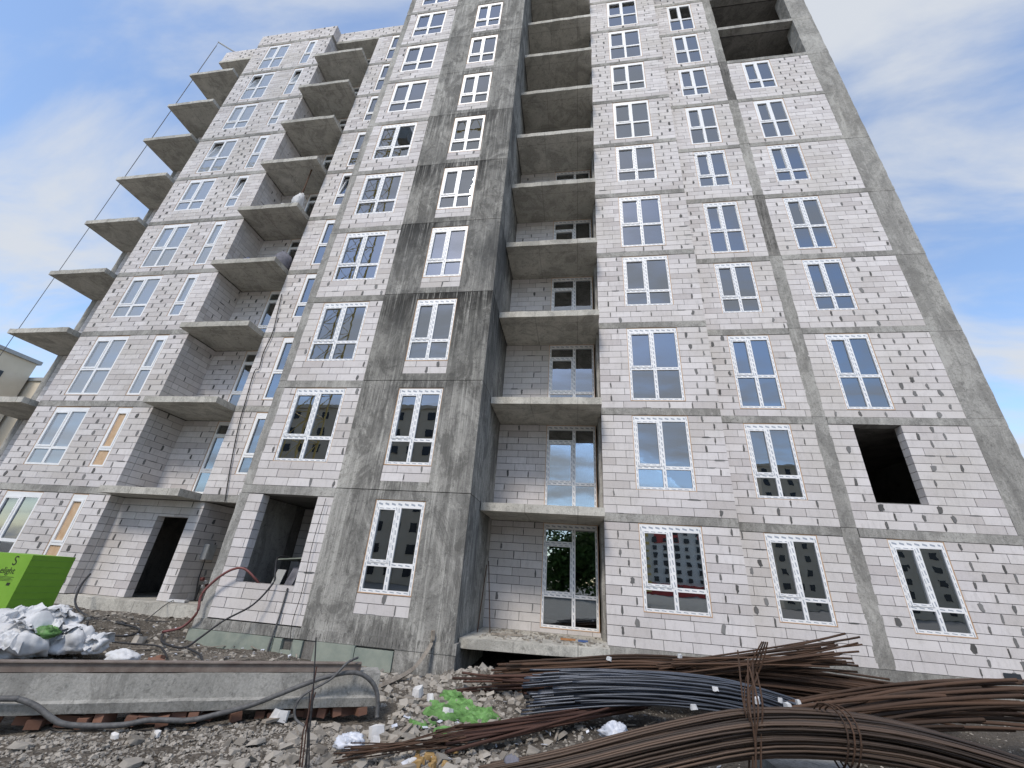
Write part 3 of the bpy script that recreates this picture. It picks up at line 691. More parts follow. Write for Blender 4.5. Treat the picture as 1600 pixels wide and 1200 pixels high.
def lump(name, mat, c, rx, ry, rz, label, cat, seed=0, amp=.25, res=18, fold=5.0, group=None, base=True):
    rr = random.Random(seed); off = Vector((rr.uniform(-50, 50), rr.uniform(-50, 50), rr.uniform(-50, 50))); mb = MB()
    Q = Matrix.Diagonal((1, .45, 1.5)) @ Matrix.Rotation(rr.uniform(0, 6), 3, (rr.random(), rr.random(), .3)); Q2 = Matrix.Diagonal((1.6, .5, .8)) @ Matrix.Rotation(rr.uniform(0, 6), 3, (rr.random(), .2, rr.random()))
    for j in range(res+1):
        t = math.pi*j/res
        for i in range(res*2):
            p = 2*math.pi*i/(res*2); d = Vector((math.sin(t)*math.cos(p), math.sin(t)*math.sin(p), math.cos(t)))
            q = 1 + amp*(.9*mn.noise(d*1.3+off) + .8*(.5-abs(mn.noise(Q @ d*fold*.5+off))*2) + .38*(.5-abs(mn.noise(Q2 @ d*fold+off*2))*2) + .10*(.5-abs(mn.noise(Q @ d*fold*2.2+off*3))*2))
            v = Vector((d.x*rx*q, d.y*ry*q, d.z*rz*q))
            if base: v.z = max(v.z, -rz*.55)
            mb.v.append(tuple(v))
    w_ = res*2
    for j in range(res):
        for i in range(w_):
            mb.f.append((j*w_+i, (j+1)*w_+i, (j+1)*w_+(i+1) % w_, j*w_+(i+1) % w_)); mb.uv += [(0, 0)]*4
    o = mb.build(name, mat, None, True); o.location = c; return tag(o, label, cat, group)
# things left on the balconies of the left recess
z4, z5 = L(4), L(5)
lump('cloth_bundle', 'blue', (-12.65, 10.6, z4+.2), .28, .22, .28, 'crumpled blue cloth heaped on the balcony of the fourth slab', 'cloth', 3, .3)
for i in range(3): lump('strap_coil', 'orange', (-12.2+i*.28, 10.55, z4+.1), .2, .2, .16, ('tangled orange-brown straps lying closest to the blue cloth', 'middle heap of orange-brown straps on the balcony with blue cloth', 'heap of orange-brown straps nearest the dark sack')[i], 'straps', 9+i, .5, 14, 9, group='straps on the balcony')
lump('dark_sack', 'sack_dark', (-11.25, 10.75, z4+.32), .36, .3, .5, 'bulging dark grey sack standing by the balcony door', 'sack', 5, .12)
lump('white_sack', 'bag', (-11.95, 10.6, z5+.2), .38, .3, .3, 'grey-white sack lying on the fifth balcony beside a prop', 'sack', 6, .25)
pr_ = thing('formwork_prop', 'slanting steel prop with cloth tied round it under a balcony slab', 'prop', (-11.35, 10.5, z5))
MB().tube([(0, 0, 0), (-.02, .02, 1.4)], .038, 8).tube([(-.02, .02, 1.4), (-.05, .04, 2.6)], .028, 8).build('pole', 'rust', pr_)
lp = lump('wrapped_cloth', 'bag', (0, 0, .55), .2, .2, .5, None, None, 12, .3, base=False); lp.parent = pr_
# entrance fittings
eb = thing('electrical_box', 'small grey electrical box on the shaded wall beside the entrance', 'electrical box', (-10.75, 11.55, 1.52))
MB().box(.001, .16, -.15, .15, 0, .42).build('case', 'grey', eb); MB().box(.161, .17, -.13, .13, .02, .40).build('door', 'grey', eb)
MB().tube([(.06, 0, 0), (.05, .02, -.5), (.08, .1, -.95)], .014, 6).build('lead', 'cable', eb)
vl = thing('hose_coupling', 'red and white pipe valves clustered on the wall right of the entrance', 'valve', (-10.68, 11.72, .92))
for i, (dy, dz) in enumerate(((-.1, .1), (.05, .02), (.16, -.06), (-.02, -.1))):
    MB().tube([(.02, dy, dz), (.10, dy, dz)], .05, 10).build('valve', ('redcable', 'bag', 'redcable', 'bag')[i], vl)
MB().tube([(.05, -.1, -.05), (.05, -.1, -.45)], .03, 8).build('pipe', 'cable', vl)
tag(MB().obox((-10.55, 11.0, .49), (.24, .03, 0), (-.01, .08, 0), (0, 0, .03)).build('plastic_tray', 'bag'), 'flat white plastic tray on the step right of the entrance', 'tray')
cable('floor_cable', 'black cable running from the open window down to the ground', [(-6.73, 9.6, 1.73), (-6.77, 9.3, 1.69), (-6.47, 8.95, 1.39), (-6.4, 8.88, 1.19), (-6.58, 8.7, .78), (-6.96, 8.5, .48), (-7.16, 8.3, .21), (-7.25, 8.1, .05), (-7.51, 8.0, .07), (-7.9, 8.2, .09), (-8.3, 8.6, .12)], .020)
cable('ground_cable', 'black cable lying on the soil below the insulated plinth', [(-7.3, 8.15, .04), (-6.57, 7.7, .05), (-6.2, 7.4, .02), (-5.85, 7.2, .02)], .018)
cable('red_cable', 'thick reddish cable looping out of the open window over its sill', [(-6.95, 9.3, 1.05), (-6.91, 9.0, 1.22), (-7.15, 8.85, 1.42), (-7.4, 8.8, 1.39), (-7.68, 8.8, 1.2), (-7.89, 8.8, .95), (-7.93, 8.8, .79), (-7.89, 8.8, .53), (-8.15, 8.85, .25), (-8.35, 8.6, .16)], .026, 'redcable')
cable('black_cable', 'pair of black cables hanging left of the entrance wall', [(-12.8, 10.3, .98), (-12.42, 9.9, .73), (-12.12, 9.7, .4), (-11.41, 9.4, .22), (-10.41, 9.0, .2), (-9.6, 8.9, .19)], .024)
cable('black_cable', 'thin black cable snaking over the soil in front of the entrance', [(-10.2, 8.6, .2), (-9.6, 8.1, .19), (-9.0, 7.7, .13), (-8.3, 7.7, .08), (-7.7, 7.9, .06), (-7.3, 7.7, .04), (-6.8, 7.3, .02)], .015)
cable('black_cable', 'thin black lead looped from the tray to the soil', [(-10.6, 10.9, .5), (-10.2, 10.3, .44), (-9.9, 9.7, .22), (-9.6, 9.4, .21), (-9.2, 9.6, .2)], .010)
cable('hanging_wire', 'thin dark wire hanging in front of the wall right of the open window', [(-5.72, 8.93, 3.0), (-5.74, 8.90, 2.0), (-5.70, 8.90, 1.1), (-5.72, 8.88, .5), (-5.6, 8.85, .05)], .007, 'cable', 5, 'wire')
cable('drain_pipe', 'thin grey pipe running from the window sill down to the plinth', [(-6.08, 8.955, 1.12), (-6.09, 8.95, .6), (-6.1, 8.90, .2), (-6.1, 8.88, -.05)], .018, 'hose', 6, 'pipe')
cable('ground_cable', 'dark cable loop lying on the mound between the sacks and the entrance', [(-11.9, 9.6, .24), (-11.0, 8.9, .22), (-10.2, 8.2, .2), (-9.3, 7.9, .15), (-8.6, 8.1, .12), (-8.9, 8.6, .17), (-9.7, 8.8, .2)], .018)
# conduit leaning from the concrete bay
tag(MB().tube(smoothpath([(-2.75, 8.90, .62), (-2.75, 8.87, .40), (-2.84, 8.5, .12), (-2.89, 8.0, .03), (-3.0, 7.3, -.01)], 4), .042, 4).build('conduit', 'wood'), 'pale bent conduit strip running from the concrete wall to the rubble', 'conduit')
# junk inside the open ground-floor window
for i, (x, w_, h_, tl, mt, lb) in enumerate(((-6.95, .22, .55, .10, 'grey', 'narrow grey panel leaning inside the open window, leftmost'), (-6.66, .2, .62, .16, 'sack_dark', 'dark panel leaning inside the open window between grey ones'), (-6.42, .18, .58, .12, 'grey', 'grey panel standing behind the cables inside the open window'), (-6.13, .24, .62, .08, 'xps', 'pale board standing at the right inside the open window'))):
    tag(MB().obox((x, 9.75+.08*i, 1.0+h_/2-.1), (w_/2, 0, 0), (0, .015, 0), (0, tl, h_/2)).build('panel', mt), lb, 'panel')
tag(MB().obox((-6.6, 10.2, 1.72), (.55, .02, .06), (0, .4, 0), (0, 0, .012)).build('sheet', 'xps'), 'pale sheet lying across the clutter inside the open window', 'sheet')
tag(MB().box(-7.3, -5.9, 9.55, 10.6, .46, .9).build('storage_box', 'sack_dark'), 'dark box under the clutter inside the open window', 'box')
# rods leaning in the balcony recess, litter on the stoop
for i, (a, b, lb) in enumerate((((-2.2, 10.4, .5), (-2.28, 11.2, 1.9), 'thin rusty rod leaning in the corner of the recess, left one'), ((-1.95, 10.6, .5), (-2.26, 11.3, 2.0), 'thin rusty rod leaning in the corner of the recess, right one'))):
    tag(MB().tube([a, b], .012, 6).build('rod', 'rust'), lb, 'rod')
lit = MB()
for _ in range(170):
    x = random.uniform(-2.1, .55); y = random.uniform(9.5+.2*(x+2)/2.6+.1, 11.3); s = random.uniform(.012, .05)
    a = random.uniform(0, 3.14); lit.obox((x, y, .503+s*.3), (s*math.cos(a), s*math.sin(a), 0), (-s*.6*math.sin(a), s*.6*math.cos(a), 0), (0, 0, s*.35))
tag(lit.build('stoop_debris', 'stone'), 'stone crumbs and rubble scattered on the concrete stoop', 'debris', kind='stuff')
for x, y, a, l_, mt, lb in ((-1.5, 10.2, .4, .35, 'wood', 'grey lath lying across the left end of the stoop'), (-.2, 10.4, .1, .16, 'orange', 'orange scrap on the stoop below the glazed door'), (.12, 10.35, -.2, .10, 'blue', 'small dark blue scrap on the stoop below the glazed door')):
    tag(MB().obox((x, y, .53), (l_*math.cos(a), l_*math.sin(a), 0), (-.03*math.sin(a), .03*math.cos(a), 0), (0, 0, .018)).build('scrap', mt), lb, 'scrap')

# ------------------------------------------------------------------ foreground left: beam, channel, bricks, hoses
bd = Vector((2.98, 1.75, 0)).normalized(); bn = Vector((-bd.y, bd.x, 0))   # along, and away from the camera
p0 = Vector((-2.43, 5.92, 0)) - bd*9.0; LB = 9.0
prof = [(0.0, .10), (-.015, .19), (.03, .21), (.055, .425), (.42, .425), (.45, .2), (.45, .10)]
mb = MB(); N = 40; rows = []
for i in range(N+1):
    q = p0 + bd*LB*i/N; rows.append([tuple(q + bn*(a+random.uniform(-.004, .004)) + Vector((0, 0, z+random.uniform(-.004, .004)))) for a, z in prof])
for a, b in zip(rows, rows[1:]):
    for k in range(len(prof)): mb.quad([a[k], b[k], b[(k+1) % len(prof)], a[(k+1) % len(prof)]])
mb.quad(list(reversed(rows[0]))); mb.quad(rows[-1])
tag(mb.build('concrete_beam', 'beam'), 'long precast concrete beam lying on red bricks at left', 'beam')
ch = thing('steel_channel', 'rusty steel channel lying along the top of the concrete beam', 'steel profile', tuple(p0))
def along(name, a0, a1, z0, z1, s0, s1, mat):
    c0 = bd*((s0+s1)/2) + bn*((a0+a1)/2) + Vector((0, 0, (z0+z1)/2))
    return MB().obox(c0, bd*((s1-s0)/2), bn*((a1-a0)/2), (0, 0, (z1-z0)/2)).build(name, mat, ch)
along('web', .085, .097, .432, .515, 0, 8.75, 'channel'); along('top_flange', .06, .17, .516, .527, 0, 8.75, 'channel'); along('bottom_flange', .098, .17, .43, .442, 0, 8.75, 'channel')
bm = MB().box(-.125, .125, -.06, .06, -.0325, .0325).mesh('brick', 'brick')
for i in range(62):
    s = .9 + i*.132; 
    if s > 8.95 or random.random() < .12: continue
    q = p0 + bd*s + bn*(random.uniform(.05, .2)); o = link('brick', bm); o.location = (q.x, q.y, .045+random.uniform(-.03, .0)); o.rotation_euler = (random.uniform(-.2, .2), random.uniform(-.15, .15), math.atan2(bd.y, bd.x)+random.choice((0, math.pi/2, math.pi/2))+random.uniform(-.35, .35)); o.scale = (random.uniform(.55, 1), random.uniform(.7, 1.0), random.uniform(.9, 1.5))
    tag(o, 'red-brown brick wedged under the long concrete beam', 'brick', 'bricks propping up the beam')
cable('thick_hose', 'thick dark hose snaking along the beam and over its right end', [(-6.3, 3.6, .26), (-5.42, 4.09, .25), (-5.31, 4.16, .24), (-5.16, 4.22, .19), (-5.0, 4.28, .10), (-4.89, 4.34, .05), (-4.71, 4.45, .03), (-4.49, 4.58, .03), (-4.31, 4.69, .06), (-4.01, 4.86, .05), (-3.78, 5.0, .10), (-3.53, 5.16, .17), (-3.14, 5.40, .34), (-2.92, 5.53, .42), (-2.67, 5.67, .46), (-2.50, 5.78, .38), (-2.40, 5.84, .23), (-2.36, 5.84, .02)], .025, 'hose', 8, 'hose')
cable('thin_hose', 'thin grey hose draped from the channel down to the rubble', [(-2.75, 5.85, .58), (-2.75, 5.59, .56), (-2.86, 5.50, .41), (-3.07, 5.38, .27), (-3.13, 5.33, .17), (-3.1, 5.33, .05), (-2.95, 5.3, .0)], .014, 'hose', 6, 'hose')
wp = thing('wire_post', 'upright bunch of twisted dark rebar wires in front of the beam', 'rebar', (-2.4, 4.45, 0))
for i in range(5):
    x, y = random.uniform(-.05, .09), random.uniform(-.05, .05); tx, ty = (-.25+random.uniform(-.07, .12), random.uniform(-.05, .08)); hh = random.choice((.5, .62, .7, .95, 1.0))
    MB().tube([(x, y, -.06), (x*.6-.06, y*.6, hh*.45), (tx*hh, ty, hh)], .0065, 5).build('wire', 'rust_red' if i % 2 else 'cable', wp)

# green board pack and white sacks
gp = thing('green_board_pack', 'tall bright green pack of insulation boards with black lettering at left edge', 'board pack', (-11.1, 7.63, .05))
MB().box(-.62, .60, -.38, .385, 0, 1.35).build('pack', 'green', gp)
for k in range(11): MB().box(.601, .604, -.375, .38, .11+k*.115, .113+k*.115).build('board_edge', 'greenfilm', gp)
def text(s, size, x, z, parent, yoff=-.384):
    cu = bpy.data.curves.new('print', 'FONT'); cu.body = s; cu.size = size; cu.extrude = .0008
    to = bpy.data.objects.new('print', cu); COL.objects.link(to); bpy.context.view_layer.update()
    me = bpy.data.meshes.new_from_object(to.evaluated_get(bpy.context.evaluated_depsgraph_get())); bpy.data.objects.remove(to)
    me.materials.clear(); me.materials.append(MT['black']); o = link('lettering', me, parent); o.rotation_euler = (math.pi/2, 0, 0); o.location = (x, yoff, z); return o
text('elight', .16, .02, 1.00, gp); text('S', .24, .20, 1.15, gp); text('r', .16, .2, .42, gp); text('r', .10, .3, .30, gp)
for i in range(4): MB().box(.05, .42-.05*(i % 2), -.384, -.3815, .94-.022*i, .946-.022*i).build('print_line', 'black', gp)
MB().box(.33, .41, -.384, -.3815, .80, .85).build('print_mark', 'black', gp)
bags = [((-9.35, 6.75, .22), .55, .45, .38, 'big crumpled white sack at the left edge below the green pack'), ((-8.55, 6.4, .18), .42, .38, .36, 'crumpled white sack in the middle of the heap behind the beam'), ((-9.15, 6.25, .13), .50, .4, .30, 'white sack lying lowest in the heap behind the beam'), ((-8.30, 6.85, .16), .36, .3, .28, 'small white sack at the right of the heap'), ((-8.9, 6.9, .42), .38, .32, .24, 'white sack on top of the heap leaning on the green pack'), ((-7.98, 7.0, .13), .24, .22, .2, 'bluish white film at the right end of the sack heap')]
def flap(parent, c, w_, h_, rot, seed):
    rr = random.Random(seed); off = Vector((rr.uniform(-40, 40), rr.uniform(-40, 40), 0)); mb = MB(); n = 12
    for j in range(n+1):
        for i in range(n+1):
            u, v = i/n-.5, j/n-.5; q = Vector((u*w_*5, v*h_*5, 0))+off; edge = 1+.25*mn.noise(q*.8)
            hgt = .16*w_*(1-3*abs(mn.noise(q*.9))) + .09*w_*(1-3*abs(mn.noise(q*2.1+off))) - .9*w_*(u*u*1.2+v*v*.6)
            mb.v.append((u*w_*edge, v*h_*edge, hgt))
    for j in range(n):
        for i in range(n): k = j*(n+1)+i; mb.f.append((k, k+1, k+n+2, k+n+1)); mb.uv += [(0, 0)]*4
    o = mb.build('flap', 'bag', parent); o.location = c; o.rotation_euler = rot; md = o.modifiers.new('thick', 'SOLIDIFY'); md.thickness = .003
for i, (c, a, b, d, lb) in enumerate(bags):
    o = lump('white_sack', 'bag', c, a*.85, b*.85, d*.85, lb, 'sack', 30+i, .42, 30, 2.2, group='white sacks heaped behind the beam')
    for k in range(7):
        an = random.uniform(0, 6.28); el = random.uniform(.1, 1.3)
        flap(o, (a*.8*math.cos(an)*math.cos(el), b*.8*math.sin(an)*math.cos(el), d*.85*math.sin(el)-.02), a*random.uniform(.5, 1.0), a*random.uniform(.5, 1.1), (random.uniform(-.5, .9)-.3*math.sin(an), random.uniform(-.4, .4)+.5*math.cos(an), random.uniform(0, 6)), 300+i*10+k)
lump('green_wrapper', 'greenfilm', (-8.35, 6.45, .33), .16, .14, .1, 'bright green plastic wrapper tucked among the white sacks', 'wrapper', 44, .4)
lump('white_sack', 'bag', (-7.3, 6.95, .02), .24, .18, .13, 'small white rag lying on the soil beside the pink stones', 'rag', 47, .3)

# ------------------------------------------------------------------ steel bars
def bundle(name, label, mat, path, spread, nrod, rad, ends=(.25, .25), seed=1, mess=True, sides=6):
    """a bundle of bars that follow the path; spread = list of (dy, dz) half sizes along it"""
    rr = random.Random(seed); t = thing(name, label, 'steel bars', tuple(path[0])); P0 = Vector(path[0]); base = smoothpath(path, 4); n = len(base)
    for i in range(nrod):
        a = rr.uniform(-1, 1); b = -1 + 2*(i+.5)/nrod; s0 = int(rr.random()*ends[0]*4); s1 = n - int(rr.random()*ends[1]*4)
        ph = rr.uniform(0, 6.28); pts = []; a2 = max(-1.2, min(1.2, a + rr.gauss(0, .8))); wild = rr.gauss(0, .05)
        b2 = max(-1, min(1, b + rr.uniform(-.9, .9)))
        for k in range(s0, s1):
            f = k/(n-1); sp_ = spread[0]*(1-f) + spread[1]*f; dz = sp_.z*(b*(1-f*.7)+b2*f*.7); dy = sp_.y*(a*(1-f)+a2*f); dz += wild*(f-.5)*2 if mess else 0
            pts.append(base[k] - P0 + Vector((0, dy, dz + .012*math.sin(ph+f*5))))
        if len(pts) > 1:
            d0 = (pts[0]-pts[1]).normalized(); pts.insert(0, pts[0]+d0*rr.uniform(0, .12)); d1 = (pts[-1]-pts[-2]).normalized(); pts.append(pts[-1]+d1*rr.uniform(0, .2))
            MB().tube(pts, rad*rr.uniform(.8, 1.2), sides).build('bar', mat, t, True)
    return t
V3 = Vector
bundle('rebar_bundle', 'long rusty rebar bundle lying behind the others along the wall', 'rust', [(-1.3, 8.0, .17), (-.2, 8.1, .30), (1.0, 8.2, .44), (2.6, 8.3, .47), (4.0, 8.45, .42), (5.6, 8.6, .32)], (V3((0, .28, .18)), V3((0, .3, .16))), 84, .016, (1.2, 1.2), 2)
bundle('rebar_bundle', 'fan of rusty bars with free ends rising to the right against the wall', 'rust', [(1.3, 7.85, .50), (2.4, 7.95, .68), (3.4, 8.05, .84), (4.15, 8.15, .94)], (V3((0, .14, .07)), V3((0, .3, .22))), 32, .0135, (.8, 1.1), 5)
bundle('rebar_bundle', 'short rusty bars poking out left over the green plastic', 'rust_red', [(-1.85, 7.5, .12), (-1.0, 7.6, .18), (0.2, 7.75, .25), (1.2, 7.9, .3)], (V3((0, .3, .10)), V3((0, .2, .1))), 18, .018, (1.6, .9), 6)
bundle('rebar_bundle', 'blue-black steel rod bundle in the middle, drooping to the right', 'steel', [(-.62, 6.85, .26), (.3, 6.88, .38), (1.25, 6.95, .43), (2.1, 7.02, .40), (2.75, 7.05, .27), (3.3, 7.1, .1)], (V3((0, .24, .18)), V3((0, .24, .13))), 80, .0135, (1.2, .7), 7)
bundle('rebar_bundle', 'thick rusty bar bundle at right with stepped ends against the wall', 'rust', [(2.3, 6.65, .22), (3.2, 6.85, .38), (4.2, 7.1, .52), (5.3, 7.3, .62), (6.3, 7.45, .66)], (V3((0, .25, .10)), V3((0, .34, .24))), 62, .0195, (.9, 2.0), 9)
bundle('rebar_bundle', 'arched coil of thin dark bars in the right foreground', 'wire', [(-.9, 4.95, -.16), (-.15, 5.0, .02), (.87, 5.1, .30), (1.75, 5.2, .475), (2.8, 5.3, .50), (3.75, 5.35, .36), (4.7, 5.4, .12)], (V3((0, .2, .13)), V3((0, .2, .15))), 105, .0112, (.3, .3), 11, False)
bundle('rebar_bundle', 'reddish bars lying low on the soil, running from the rubble to the right', 'rust_red', [(-1.45, 5.25, .06), (-.5, 6.1, .09), (.5, 7.0, .13), (1.0, 7.5, .15)], (V3((0, .26, .05)), V3((0, .14, .05))), 20, .0145, (.5, 1.2), 13)
bundle('wire_bundle', 'thin rusty wire bundle lying in the rubble at bottom centre', 'rust', [(-2.12, 4.68, .05), (-1.7, 4.95, .06), (-1.25, 5.28, .07)], (V3((0, .08, .035)), V3((0, .06, .035))), 16, .006, (.5, .5), 15)
tp = thing('tie_wire', 'twisted rusty tie wires standing up out of the arched coil', 'wire', (1.6, 5.1, .1))
for i in range(6):
    x = random.uniform(-.06, .06); y = random.uniform(-.3, .1)
    MB().tube(smoothpath([(x-.1, y-.1, -.02), (x, y, .35), (x+.05+random.uniform(-.05, .05), y+.05, .62), (x+.22+random.uniform(-.08, .08), y+.2+i*.1, .80+.03*i)], 3), .0085, 5).build('wire', 'rust', tp)
tp2 = thing('tie_wire', 'looped rusty tie wire binding the blue-black bundle and standing above it', 'wire', (1.95, 6.25, .35))
for i in range(4):
    MB().tube(smoothpath([(.0+i*.03, .1, -.1), (.06+i*.03, .2, .25), (.16+i*.04, .1, .55), (.28+i*.02, .0, .78)], 3), .0085, 5).build('wire', 'rust', tp2)
cl_ = thing('coil_band', 'rusty wire band wound round the arched coil', 'wire', (2.35, 5.25, .3))
for k in range(3):
    MB().tube([(.05*k+.03*math.sin(a*2), -.26*math.cos(a), .2+.235*math.sin(a)) for a in np.linspace(0, 2*math.pi, 20)], .008, 5, False).build('turn', 'rust', cl_)
tag(MB().obox((2.3, 5.75, .03), (.42, .05, 0), (-.03, .25, 0), (0, 0, .11)).build('support_block', 'beam'), 'grey concrete block under the arched coil at the bottom edge', 'concrete block')
tag(MB().obox((2.02, 7.45, .08), (.12, .02, 0), (-.02, .12, 0), (0, 0, .16)).build('support_block', 'slab'), 'dark concrete block propping the blue-black bundle', 'concrete block')

# ------------------------------------------------------------------ rubble, gravel, scraps
def stones(name, n, area, smin, smax, mat, label, flat=.6, seed=1):
    g = np.random.default_rng(seed); cube = np.array([(-1, -1, -1), (1, -1, -1), (1, 1, -1), (-1, 1, -1), (-1, -1, 1), (1, -1, 1), (1, 1, 1), (-1, 1, 1)], float)
    F = np.array([(3, 2, 1, 0), (4, 5, 6, 7), (0, 1, 5, 4), (2, 3, 7, 6), (3, 0, 4, 7), (1, 2, 6, 5)])
    VV = []; FF = []; k = 0
    while k < n:
        x, y = area(g)
        if x is None: continue
        s = smin*(smax/smin)**(g.random()**2.2); v = cube*(1-.45*g.random((8, 3)))
        v[4:, :2] *= g.uniform(.35, .9); v *= s*np.array([1, g.uniform(.55, 1), flat*g.uniform(.5, 1.1)])
        a, b, c = g.uniform(0, 6.28), g.normal(0, .35), g.normal(0, .35)
        Rm = np.array(Matrix.Rotation(a, 3, 'Z') @ Matrix.Rotation(b, 3, 'X') @ Matrix.Rotation(c, 3, 'Y')); v = v @ Rm.T
        v += np.array([x, y, gz(x, y) + .012*noise2(x*5.3, y*4.7) + s*flat*.3]); VV.append(v); FF.append(F+8*k); k += 1
    me = bpy.data.meshes.new(name); me.from_pydata(np.concatenate(VV).tolist(), [], np.concatenate(FF).tolist()); me.materials.append(MT[mat])
    return tag(link(name, me), label, 'rubble', kind='stuff')
def beam_front(x): return 5.92 + (x+2.43)*bd.y/bd.x
def ar_gravel(g):
    x, y = g.uniform(-6.5, -1.6), g.uniform(2.9, 5.6)
    return (x, y) if y < beam_front(x)-.03 else (None, None)
def ar_mid(g):
    x, y = g.normal(-1.7, .9), g.uniform(4.3, 8.8)
    return (x, y) if -3.4 < x < .6 and (y > beam_front(x)+.6 or y < beam_front(x)-.05 or x > -2.35) else (None, None)
def ar_all(g): return g.uniform(-1.5, 9), g.uniform(4.2, 9.6)
def ar_left(g):
    x, y = g.uniform(-13, -3), g.uniform(6.2, 10.3)
    return (x, y) if y > beam_front(x)+.5 and (x < -8.1 or y < 8.85) else (None, None)
stones('gravel', 15000, ar_gravel, .007, .034, 'stone', 'grey crushed-stone gravel along the beam at bottom left', .6, 1)
stones('rubble', 3900, ar_mid, .009, .10, 'stone', 'broken concrete rubble heaped between the beam and the steel bars', .5, 2)
stones('soil_stones', 6000, ar_all, .006, .035, 'stone', 'small stones trodden into the dark soil below the steel bars', .6, 3)
stones('mound_rubble', 2600, ar_left, .010, .075, 'stone', 'earth and stone rubble on the ground before the entrance', .45, 4)
def chunk(name, mat, c, sx, sy_, sz, rz, label, cat, group=None, seed=0, tilt=.25):
    rr = random.Random(seed); mb = MB(); n = []
    for z in (-1, 1):
        for x, y in ((-1, -.6), (-.5, -1), (.6, -1), (1, -.4), (1, .6), (.4, 1), (-.6, 1), (-1, .5)):
            k = 1 - rr.random()*.3 - (.12 if z > 0 else 0); n.append((x*sx*k, y*sy_*k, z*sz*(1-rr.random()*.35)))
    mb.v = n
    mb.f = [tuple(reversed(range(8))), tuple(range(8, 16))] + [(i, (i+1) % 8, 8+(i+1) % 8, 8+i) for i in range(8)]; mb.uv = [(0, 0)]*(8+8+32)
    o = mb.build(name, mat); o.location = c; o.rotation_euler = (rr.uniform(-tilt, tilt), rr.uniform(-tilt, tilt), rz); return tag(o, label, cat, group)
GW = 'white block pieces in the rubble'
for i, (x, y, s) in enumerate([(-3.3, 5.36, .11), (-2.2, 5.51, .11), (-2.32, 5.15, .11), (-2.05, 5.13, .11), (-2.32, 7.13, .12), (-2.1, 7.07, .09), (-1.67, 6.52, .10), (-4.38, 4.42, .05), (-4.16, 4.67, .045), (-1.55, 4.9, .06), (-1.35, 4.75, .04)]):
    chunk('block_fragment', 'whitefrag', (x, y, gz(x, y)+s*.55), s, s*.62, s*.6, random.uniform(0, 3), 'broken white aerated block piece lying in the rubble', 'block piece', GW, 60+i)
for i, (x, y, s) in enumerate([(-4.17, 4.46, .10), (-4.86, 4.01, .09), (-3.79, 4.1, .10), (-1.63, 5.32, .20), (-1.9, 5.6, .16), (-1.5, 5.85, .17), (-3.1, 4.75, .10), (-2.0, 4.75, .10), (-2.75, 5.1, .12), (-2.5, 4.9, .09), (-3.4, 3.95, .09), (-2.9, 4.3, .08)]):
    chunk('stone_slab', 'stone', (x, y, gz(x, y)+.03), s, s*.7, .022, random.uniform(0, 3), 'flat broken grey stone slab lying in the rubble', 'stone', 'flat stones in the rubble', 90+i, .3)
for i, (x, y, s) in enumerate([(-6.6, 6.9, .16), (-6.3, 7.05, .13), (-6.9, 7.25, .12), (-5.0, 7.5, .13), (-4.7, 7.35, .1), (-8.4, 8.2, .16)]):
    chunk('pinkish_stone', 'brick' if i < 3 else 'stone', (x, y, gz(x, y)+s*.3), s, s*.7, s*.5, i, 'lump of broken masonry on the soil behind the beam', 'masonry lump', 'masonry lumps behind the beam', 120+i)
for i, (x, y) in enumerate([(1.35, 6.25), (1.9, 5.75), (2.2, 5.75), (1.75, 6.75), (2.45, 6.6), (2.65, 6.6), (.5, 7.9), (1.6, 8.0)]):
    zz = (.40, .62, .60, .52, .50, .50, .58, .70)[i]; chunk('foam_piece', 'bag', (x, y, zz), .045, .03, .03, i, 'small white foam crumb caught on the steel bars', 'foam piece', 'white crumbs on the bars', 140+i)
for i, (a, b, w_, lb) in enumerate((((-1.92, 5.16), (-1.93, 5.85), .025, 'thin grey lath lying in the rubble pointing at the beam'), ((-1.95, 4.33), (-1.49, 4.8), .03, 'pale wooden lath at the bottom edge'), ((.86, 6.48), (1.48, 7.28), .04, 'grey plank on dark soil under the blue-black bundle'), ((-.58, 5.2), (-.2, 5.4), .035, 'short grey board piece on the soil at bottom centre'), ((.08, 5.74), (.46, 5.96), .03, 'brown stick on the soil near the plastic bag'), ((-5.6, 7.0), (-4.3, 7.9), .035, 'long thin plank lying behind the beam'), ((-3.35, 5.15), (-3.25, 5.5), .035, 'short upright board leaning on the beam'))):
    A_, B_ = Vector((*a, gz(*a)+.05)), Vector((*b, gz(*b)+.05)); d = (B_-A_)/2; nn = Vector((-d.y, d.x, 0)).normalized()*w_
    tag(MB().obox((A_+B_)/2, d, nn, (0, 0, .012)).build('plank', 'wood'), lb, 'plank')
